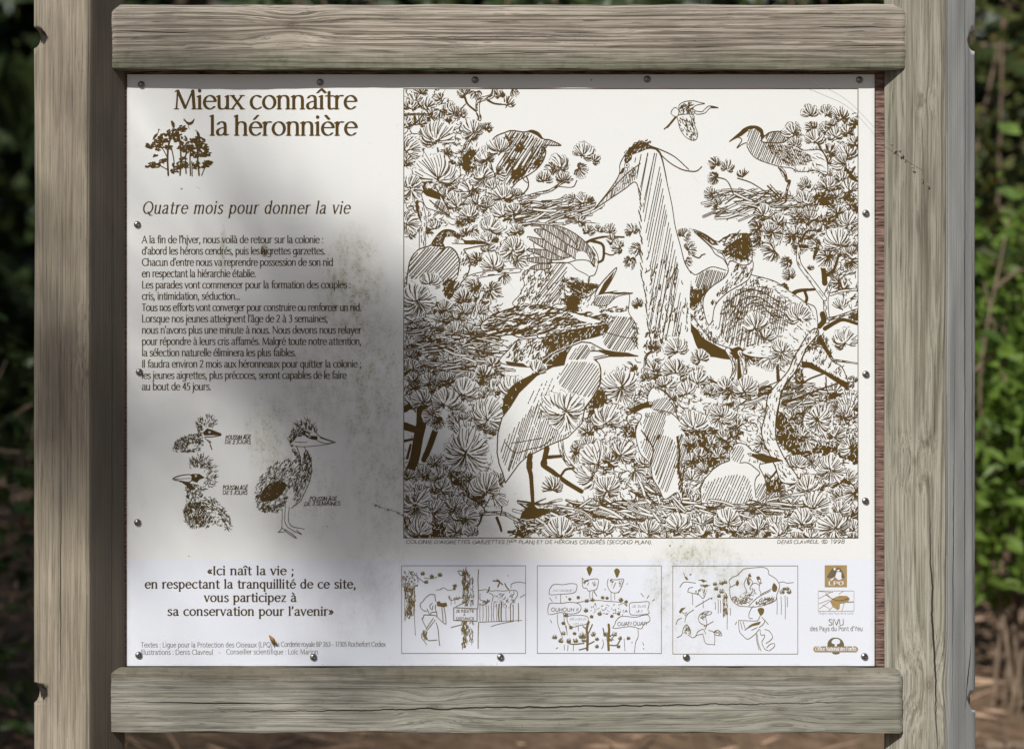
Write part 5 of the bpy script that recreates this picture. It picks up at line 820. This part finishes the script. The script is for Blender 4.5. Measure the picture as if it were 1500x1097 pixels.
def post(xc, mat, seed, hole):
    h = .0685; pr = rounded([(xc-h, 0), (xc, -h), (xc+h, 0), (xc, h)], (.006, .008, .006, .008)); pr = densify(pr, .008)
    o = beam('post', pr, 'z', -.25, 2.42, 240, mat, board, seed, .0006, .006)
    cut = []
    for zc in hole:                                               # bolt recesses bored in from the outer edge
        s = -1 if xc < 0 else 1; g = Geo(); g.tube([(xc+s*(h+.03), -.002, zc), (xc+s*(h-.019), -.002, zc)], .0155, k=28); c = g.out('cut', mat); bm_fix(c); cut.append(c)
        m = o.modifiers.new('bore', 'BOOLEAN'); m.object = c; m.operation = 'DIFFERENCE'; m.solver = 'EXACT'
    bpy.context.view_layer.update(); me = bpy.data.meshes.new_from_object(o.evaluated_get(bpy.context.evaluated_depsgraph_get())); o.modifiers.clear(); o.data = me
    for c in cut: bpy.data.objects.remove(c)
    for zc in hole:
        s = -1 if xc < 0 else 1; g = Geo(); g.tube([(xc+s*(h-.021), -.002, zc), (xc+s*(h-.012), -.002, zc)], .0075, k=6); b_ = g.out('bolt', M_steel, o, False)
    return o
M_steel = N('stainless_steel'); M_steel.b.inputs['Metallic'].default_value = 1.0; M_steel = M_steel.done((.30, .29, .28), .36, None)
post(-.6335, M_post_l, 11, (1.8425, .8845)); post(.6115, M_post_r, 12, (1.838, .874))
def rail(z0, z1, zc, mat, seed, x0, x1):
    pr = [(-.0265, z0), (-.0265, z1), (-.0265+.013, zc), (.03, zc), (.03, z0)]
    return beam('rail', densify(rounded(pr, (.0025, .003, .004, .003, .003)), .006), 'x', x0, x1, 260, mat, board, seed, .0011, .003)
rail(Zz(103.5), Zz(18), Zz(8), M_rail_t, 21, -.5925, .5695); rail(Zz(1070.5), Zz(986), Zz(976.5), M_rail_b, 22, -.6005, .5635)
def slab(name, x0, x1, y0, y1, z0, z1, mat, parent):
    V = [(x, y, z) for x in (x0, x1) for y in (y0, y1) for z in (z0, z1)]
    return mesh(name, V, [(0, 1, 3, 2), (4, 6, 7, 5), (0, 4, 5, 1), (2, 3, 7, 6), (0, 2, 6, 4), (1, 5, 7, 3)], mat, parent)
slab('backing_board', -.572, .551, .0035, .0155, Zz(975.5), Zz(104.5), M_ply, board)
panel = slab('sign_panel', X(186.5), X(1281), 0, .0033, Zz(975), Zz(109.5), panel_material(), board)
I_warm, I_dark, I_pale, I_thin, I_tan = flat('brown_ink', (.085, .05, .011), .5), flat('dark_brown_ink', (.07, .046, .014), .5), flat('faded_ink', (.15, .125, .075), .5), flat('cartoon_ink', (.16, .115, .035), .5), flat('tan_ink', (.36, .25, .105), .5)
ink_mesh('heron_illustration', heron_picture(), I_warm, panel, .0004)
for nm, k, c in lettering(): ink_mesh(nm, k, {'warm': I_warm, 'dark': I_dark, 'pale': I_pale}[c], panel, .0004)
ink_mesh('chick_drawings', chick_studies(), I_dark, panel, .0004); ink_mesh('colony_emblem', colony_emblem(), I_warm, panel, .0004); ink_mesh('cartoon_drawings', comic_strips(), I_thin, panel, .0004)
lt, ld = partner_logos(); ink_mesh('partner_logos', lt, I_tan, panel, .0004); ink_mesh('partner_lettering', ld, I_pale, panel, .0008)
def screw_mesh():
    g = Geo(); k = 24; prof = [(.0052, 0), (.0051, .0012), (.0044, .0024), (.0031, .0032), (.0019, .0035), (.0017, .0022), (.0006, .002)]; V = []; F = []
    for r, h in prof: V += [(math.cos(6.2832*j/k)*r*(1 if r > .0018 else (1.15 if j % 4 == 0 else .8)), -h, math.sin(6.2832*j/k)*r*(1 if r > .0018 else (1.15 if j % 4 == 0 else .8))) for j in range(k)]
    for i in range(len(prof)-1): F += [(i*k+j, (i+1)*k+j, (i+1)*k+(j+1) % k, i*k+(j+1) % k) for j in range(k)]
    F.append(tuple((len(prof)-1)*k+j for j in range(k))); g.add(V, F); return g
sc0 = screw_mesh().out('screw', M_steel, board); bm_fix(sc0)
for i, (px, py) in enumerate(((207, 124.5), (469, 121), (696, 117.5), (948, 116.5), (1259, 117.5), (201, 329), (204, 545), (201.5, 765), (203, 959), (1268, 312.5), (1268, 548), (1267.5, 733.5), (1266, 961), (459, 962), (733, 962), (1005, 962))):
    o = sc0 if i == 0 else sc0.copy()
    if i: COL.objects.link(o); o.parent = board
    o.location = (X(px), -.0001, Zz(py)); o.rotation_euler = (0, i*1.3, 0); o.scale = (1, 1 if py > 122 else .8, 1)
# ---------------------------------------------------------------- bits caught on the board
def curl_leaf(name, px, py, L, w, rot, mat, label):
    V, F = [], []; n = 9
    for i in range(n):
        t = i/(n-1); r = w*math.sin(math.pi*min(1, t*.92+.06))**.8
        for j in range(5): s = (j-2)/2; V.append((s*r, -.0015-.004*math.sin(t*3)-abs(s)*r*.9, (t-.5)*L))
    for i in range(n-1): F += [(i*5+j, i*5+j+1, i*5+j+6, i*5+j+5) for j in range(4)]
    o = mesh(name, V, F, mat, None, True); o.location = (X(px), 0, Zz(py)); o.rotation_euler = (0, rot, 0); return tag(o, label, 'dead leaf')
M_dead = flat('dry_leaf_brown', (.30, .155, .06), .7, .2, .4, 200); M_seed = flat('dull_seed_brown', (.17, .13, .06), .8, .2, .4, 300)
curl_leaf('dead_leaf', 398, 937, .017, .0032, -.55, M_dead, 'small curled orange brown leaf stuck to the panel above the printed credits')
curl_leaf('dead_leaf', 383, 366.5, .013, .0026, .1, M_seed, 'tiny drab olive leaf scrap stuck on the second line of body text')
def strand(name, pts, bits, label):
    g = Geo(); P = [(X(a), d, Zz(b)) for a, b, d in pts]; P = [Vector(p) for p in spline(P, False, 5)]; g.tube(P, .00022, k=5); r = random.Random(3)
    for a, b, d, s in bits:
        c = Vector((X(a), d, Zz(b)))
        for q in range(4):
            e = Vector((r.uniform(-1, 1), r.uniform(-.5, .5), r.uniform(-1, 1)))*s; g.tube([c-e, c+e*.2, c+e], s*.35, s*.15, 5)
    return tag(g.out(name, flat('grey_silk', (.22, .20, .17), .8)), label, 'cobweb' if 'web' in name else 'grit')
strand('cobweb_strand', ((1160, 106, -.02), (1196, 125, -.014), (1240, 150, -.012), (1290, 205, -.022), (1320, 235, -.034), (1346, 258, -.052)), ((1298, 212, -.026, .0028), (1307, 221, -.032, .0034), (1312, 228, -.034, .002), (1323, 246, -.042, .0026), (1334, 262, -.05, .002), (1341, 272, -.056, .0022)), 'dirty cobweb strand across the top right corner of the panel')
strand('grit_line', ((545, 737, -.0012), (562, 744, -.0014), (580, 749, -.0013), (592, 756, -.0012)), ((550, 740, -.0015, .002), (555, 742, -.0015, .0013), (568, 746, -.0015, .0018), (583, 751, -.0015, .0024), (589, 754, -.0015, .0014)), 'short line of dark grit stuck left of the lower heron picture corner')
# ---------------------------------------------------------------- planting behind the board
M_bark = flat('dark_bark', (.075, .055, .04), .95, .1, .4, 30); M_twig = flat('grey_twig', (.17, .125, .09), .9, .1, .35, 60)
L_lit, L_dim, L_old, L_thk = leafmat('fresh_leaf', (.065, .125, .02), (.15, .23, .04), .4), leafmat('shade_darkened_leaf', (.022, .042, .012), (.045, .075, .02), .25), leafmat('turning_leaf', (.05, .07, .02), (.11, .12, .035), .35, (.24, .12, .03)), leafmat('thicket_leaf', (.02, .034, .012), (.038, .058, .018), .2)  # dim leaf is darkened in its colour to stand for the shaded wood
def shrub(name, x, y, w, h, nl, mat, L, label, seed, cat='shrub', group=None, low=.0):
    g = np.random.default_rng(seed); z0 = float(ground_z(x, y)); t = thing(name, (x, y, z0), label, cat, group); G = Geo(); tips = []
    for i in range(9):
        a = g.uniform(0, 6.28); r = g.uniform(.25, .9)*w; P = [(x+g.normal(0, .03), y+g.normal(0, .03), z0-.05)]
        for q in (.35, .7, 1.0): P.append((x+math.cos(a)*r*q**1.3+g.normal(0, .03), y+math.sin(a)*r*.7*q**1.3+g.normal(0, .03), z0+h*q*g.uniform(.75, 1.0)))
        P = spline(P, False, 5); G.tube(P, .0055, .002, 6); tips += [P[int(len(P)*f)] for f in (.18, .3, .4, .55, .7, .85, .97)]
        for b in range(3):
            k = int(g.integers(len(P)//3, len(P)-2)); e = P[k]+g.normal(0, .16, 3)*np.array([1, .8, .7]); G.tube([P[k], (P[k]+e)/2+g.normal(0, .02, 3), e], .005, .0015, 5); tips += [e, (P[k]+e)/2]
    G.out('stems', M_twig, t)
    tips = np.array(tips); c = tips[g.integers(0, len(tips), nl)]+g.normal(0, .085, (nl, 3)); c = c[c[:, 2] > z0+low*h]
    D = g.normal(size=(len(c), 3))*np.array([1, 1, .6])+np.array([0, -.35, -.1]); V, Fq = leaves(c, D, L, L*.55, g, .3, .15); mesh('foliage', V, Fq, mat, t, False); return t
shrub('broadleaf_shrub', 1.62, 2.6, .38, 1.05, 2300, L_lit, .046, 'bright green broad leaved shrub beside the right post, low down', 31, low=.2)
shrub('broadleaf_shrub', 1.72, 3.3, .5, 2.1, 2300, L_old, .046, 'taller dull green shrub with yellowing leaves beyond the right post', 32)
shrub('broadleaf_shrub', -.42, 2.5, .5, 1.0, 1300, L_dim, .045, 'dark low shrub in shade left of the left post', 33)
shrub('broadleaf_shrub', -.55, 3.6, .6, 2.2, 1500, L_old, .045, 'tall sparse shrub with a few yellow leaves above left post', 34)
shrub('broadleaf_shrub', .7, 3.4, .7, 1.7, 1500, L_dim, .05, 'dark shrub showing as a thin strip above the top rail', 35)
# dense thicket further back, one mass
g = np.random.default_rng(50); G = Geo(); nth = 26000
cx = g.uniform(-7, 9, nth); cy = g.uniform(4.3, 7.5, nth); cz = ground_z(cx, cy)+np.abs(g.normal(0, 1, nth))**.8*1.5*(1+.3*np.sin(cx*1.3)); c = np.stack([cx, cy, cz], -1)
V, Fq = leaves(c, g.normal(size=(nth, 3))*np.array([1, 1, .6])+np.array([0, -.4, -.1]), .16, .09, g, .3, .2)
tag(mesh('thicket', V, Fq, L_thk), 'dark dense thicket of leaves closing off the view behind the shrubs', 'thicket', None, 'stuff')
for i, (x, y, r, ln) in enumerate(((-.75, 4.6, .09, .3), (.55, 5.2, .11, .2))):
    z0 = float(ground_z(x, y)); t = thing('bare_trunk', (x, y, z0), ('slim dark tree trunk in the shade beyond the left post', 'thick dark tree trunk behind the top rail')[i], 'tree'); G = Geo()
    P = spline([(x, y, z0-.2), (x+ln*.2, y, z0+1), (x+ln*.5, y+.1, z0+2.2), (x+ln, y+.2, z0+4.2)], False, 6); G.tube(P, r, r*.5, 12); G.out('trunk', M_bark, t); G = Geo()
    for b in range(7): k = P[8+b]; e = k+g.normal(0, .5, 3)+np.array([0, -.1, .4]); G.tube([k, (k+e)/2+g.normal(0, .05, 3), e], r*.2, .006, 6)
    G.out('limbs', M_bark, t); c = np.array(P[-1])+g.normal(0, .7, (900, 3)); V, Fq = leaves(c, g.normal(size=(900, 3)), .12, .06, g, .3, .2); mesh('crown', V, Fq, L_thk, t)
# pine-needle litter and fallen twigs on the bank
g = np.random.default_rng(60); nn = 9000; x = g.uniform(-2.5, 3.5, nn); y = g.uniform(.8, 4.6, nn); P0 = np.stack([x, y, ground_z(x, y)+g.uniform(.002, .03, nn)], -1); a = g.uniform(0, 6.28, nn); D = np.stack([np.cos(a), np.sin(a), g.normal(.05, .22, nn)], -1)
V, Fq = leaves(P0, D, .11, .006, g, .2, .0); tag(mesh('needle_litter', V, Fq, flat('dry_needles', (.46, .32, .225), .85, .15, .4, 12)), 'fallen brown pine needles covering the bank under the shrubs', 'needle litter', None, 'stuff')
for i, pts in enumerate((((1.45, 2.0), (1.72, 2.15), (2.05, 2.1)), ((1.5, 2.35), (1.8, 2.3), (2.0, 2.5)), ((.75, 1.3), (.95, 1.6), (1.3, 1.65)))):
    P = [(x, y, float(ground_z(x, y))+.05+.03*q) for q, (x, y) in enumerate(pts)]; P = spline(P, False, 6); G = Geo(); G.tube(P, .012, .004, 7)
    for b in (4, 7, 9): e = P[b]+g.normal(0, .12, 3)*np.array([1, 1, .4])+np.array([0, 0, .06]); G.tube([P[b], e], .006, .002, 6)
    tag(G.out('fallen_branch', M_twig), ('bare grey fallen branch on needles, bottom right beside the post', 'thin forked twig lying on needles below the green shrub', 'dark twig on the ground below the bottom rail')[i], 'branch')
# ---------------------------------------------------------------- the pine in front whose boughs shade the left half
g = np.random.default_rng(71); tx, ty = -8.0, -6.6; pine = thing('pine_tree', (tx, ty, 0), 'tall pine standing in front of the board, out of frame, shading the left half', 'tree')
G = Geo(); tr = spline([(tx, ty, -.3), (tx+.1, ty+.05, 3), (tx-.05, ty+.1, 6), (tx+.1, ty, 8.2), (tx+.2, ty+.1, 10)], False, 6); G.tube(tr, .19, .05, 14); G.out('trunk', M_bark, pine)
def tower(px, py, dist, y0=0.): return np.array([X(px), y0, Zz(py)])+np.array(sd)*dist
spots = [(px, py, r, d) for px, py, r, d in ((475, 410, 65, .6), (395, 465, 60, .38), (510, 500, 80, .42), (460, 610, 85, .42), (545, 635, 85, 1.1), (600, 700, 90, 1.5), (515, 725, 85, .95), (690, 745, 60, .75), (665, 785, 50, .65), (560, 420, 50, .3), (340, 310, 55, .18), (405, 310, 55, .25), (400, 250, 80, .08), (290, 85, 35, .4), (200, 80, 30, .4), (250, 645, 50, .7), (235, 710, 45, .6), (350, 400, 40, .25), (640, 610, 60, .7), (660, 690, 60, .7), (465, 830, 60, .6), (640, 520, 55, .5), (570, 440, 60, .45), (570, 550, 60, .6), (400, 560, 60, .4), (620, 790, 50, .5), (400, 740, 50, .45), (540, 850, 50, .35),
         (85, 430, 45, .5), (85, 520, 60, .9), (85, 620, 60, .9), (100, 720, 50, .7), (115, 560, 45, .7), (115, 660, 45, .7), (150, 800, 40, .5), (300, 1040, 40, .4), (520, 1030, 45, .5), (640, 1000, 35, .3))]
tips = []; Vs, Fs, nb = [], [], 0
for px, py, r, d in spots:
    c0 = tower(px, py, g.uniform(9.2, 12.4)); r = r/1000.; k = int(d*3.2*math.pi*r*r/(.085*.0085*.62))+6
    p = c0+g.normal(0, 1, (k, 3))*r*.52; D = g.normal(size=(k, 3)); V, Fq = leaves(p, D, .085, .0085, g, .2, 0); Vs.append(V); Fs.append(Fq+nb); nb += len(V); tips.append(c0)
for i in range(46):                                               # unseen high bough, added to cast shade on the wood beyond the left post
    b = np.array([-6.0, -4.3, 8.9])+g.normal(0, 1, 3)*np.array([.5, .7, .55]); h = b-np.array(sd)*(b[1]/sd[1])
    if h[2] < 2.8: continue
    k = 150; p = b+g.normal(0, .2, (k, 3)); V, Fq = leaves(p, g.normal(size=(k, 3)), .2, .02, g, .2, 0); Vs.append(V); Fs.append(Fq+nb); nb += len(V); tips.append(b)
# the rest of the crown, which shades the wood behind the left post
for i in range(70):
    b = np.array([tx, ty, 0])+np.array([g.normal(0, .95), g.normal(0, .9), g.uniform(6.2, 10.2)]); 
    h = b-np.array(sd)*(b[1]/sd[1])                               # where its shadow would meet the board
    if h[0] > -1.55 and h[2] < 2.8: continue
    k = 130; p = b+g.normal(0, .2, (k, 3)); V, Fq = leaves(p, g.normal(size=(k, 3)), .2, .02, g, .2, 0); Vs.append(V); Fs.append(Fq+nb); nb += len(V); tips.append(b)
mesh('crown', np.concatenate(Vs), np.concatenate(Fs), L_thk, pine); G = Geo()
hub = tower(430, 610, 10.8); main = spline([tr[22], (np.array(tr[22])+hub)/2+np.array([0, 0, .35]), hub], False, 10); G.tube(main, .03, .01, 8)
for c0 in tips:
    if c0[0] > -6.9 and c0[1] < -4.9: k = hub+np.array([0, 0, .02]); m = (k+c0)/2+np.array([0, 0, .06]); r = .005
    else: k = np.array(min(tr, key=lambda q: abs(q[2]-(c0[2]-.5)))); m = (k+c0)/2+np.array([0, 0, .2]); r = .018
    G.tube(spline([k, m, c0], False, 6), r, .003, 6)
G.out('boughs', M_bark, pine)
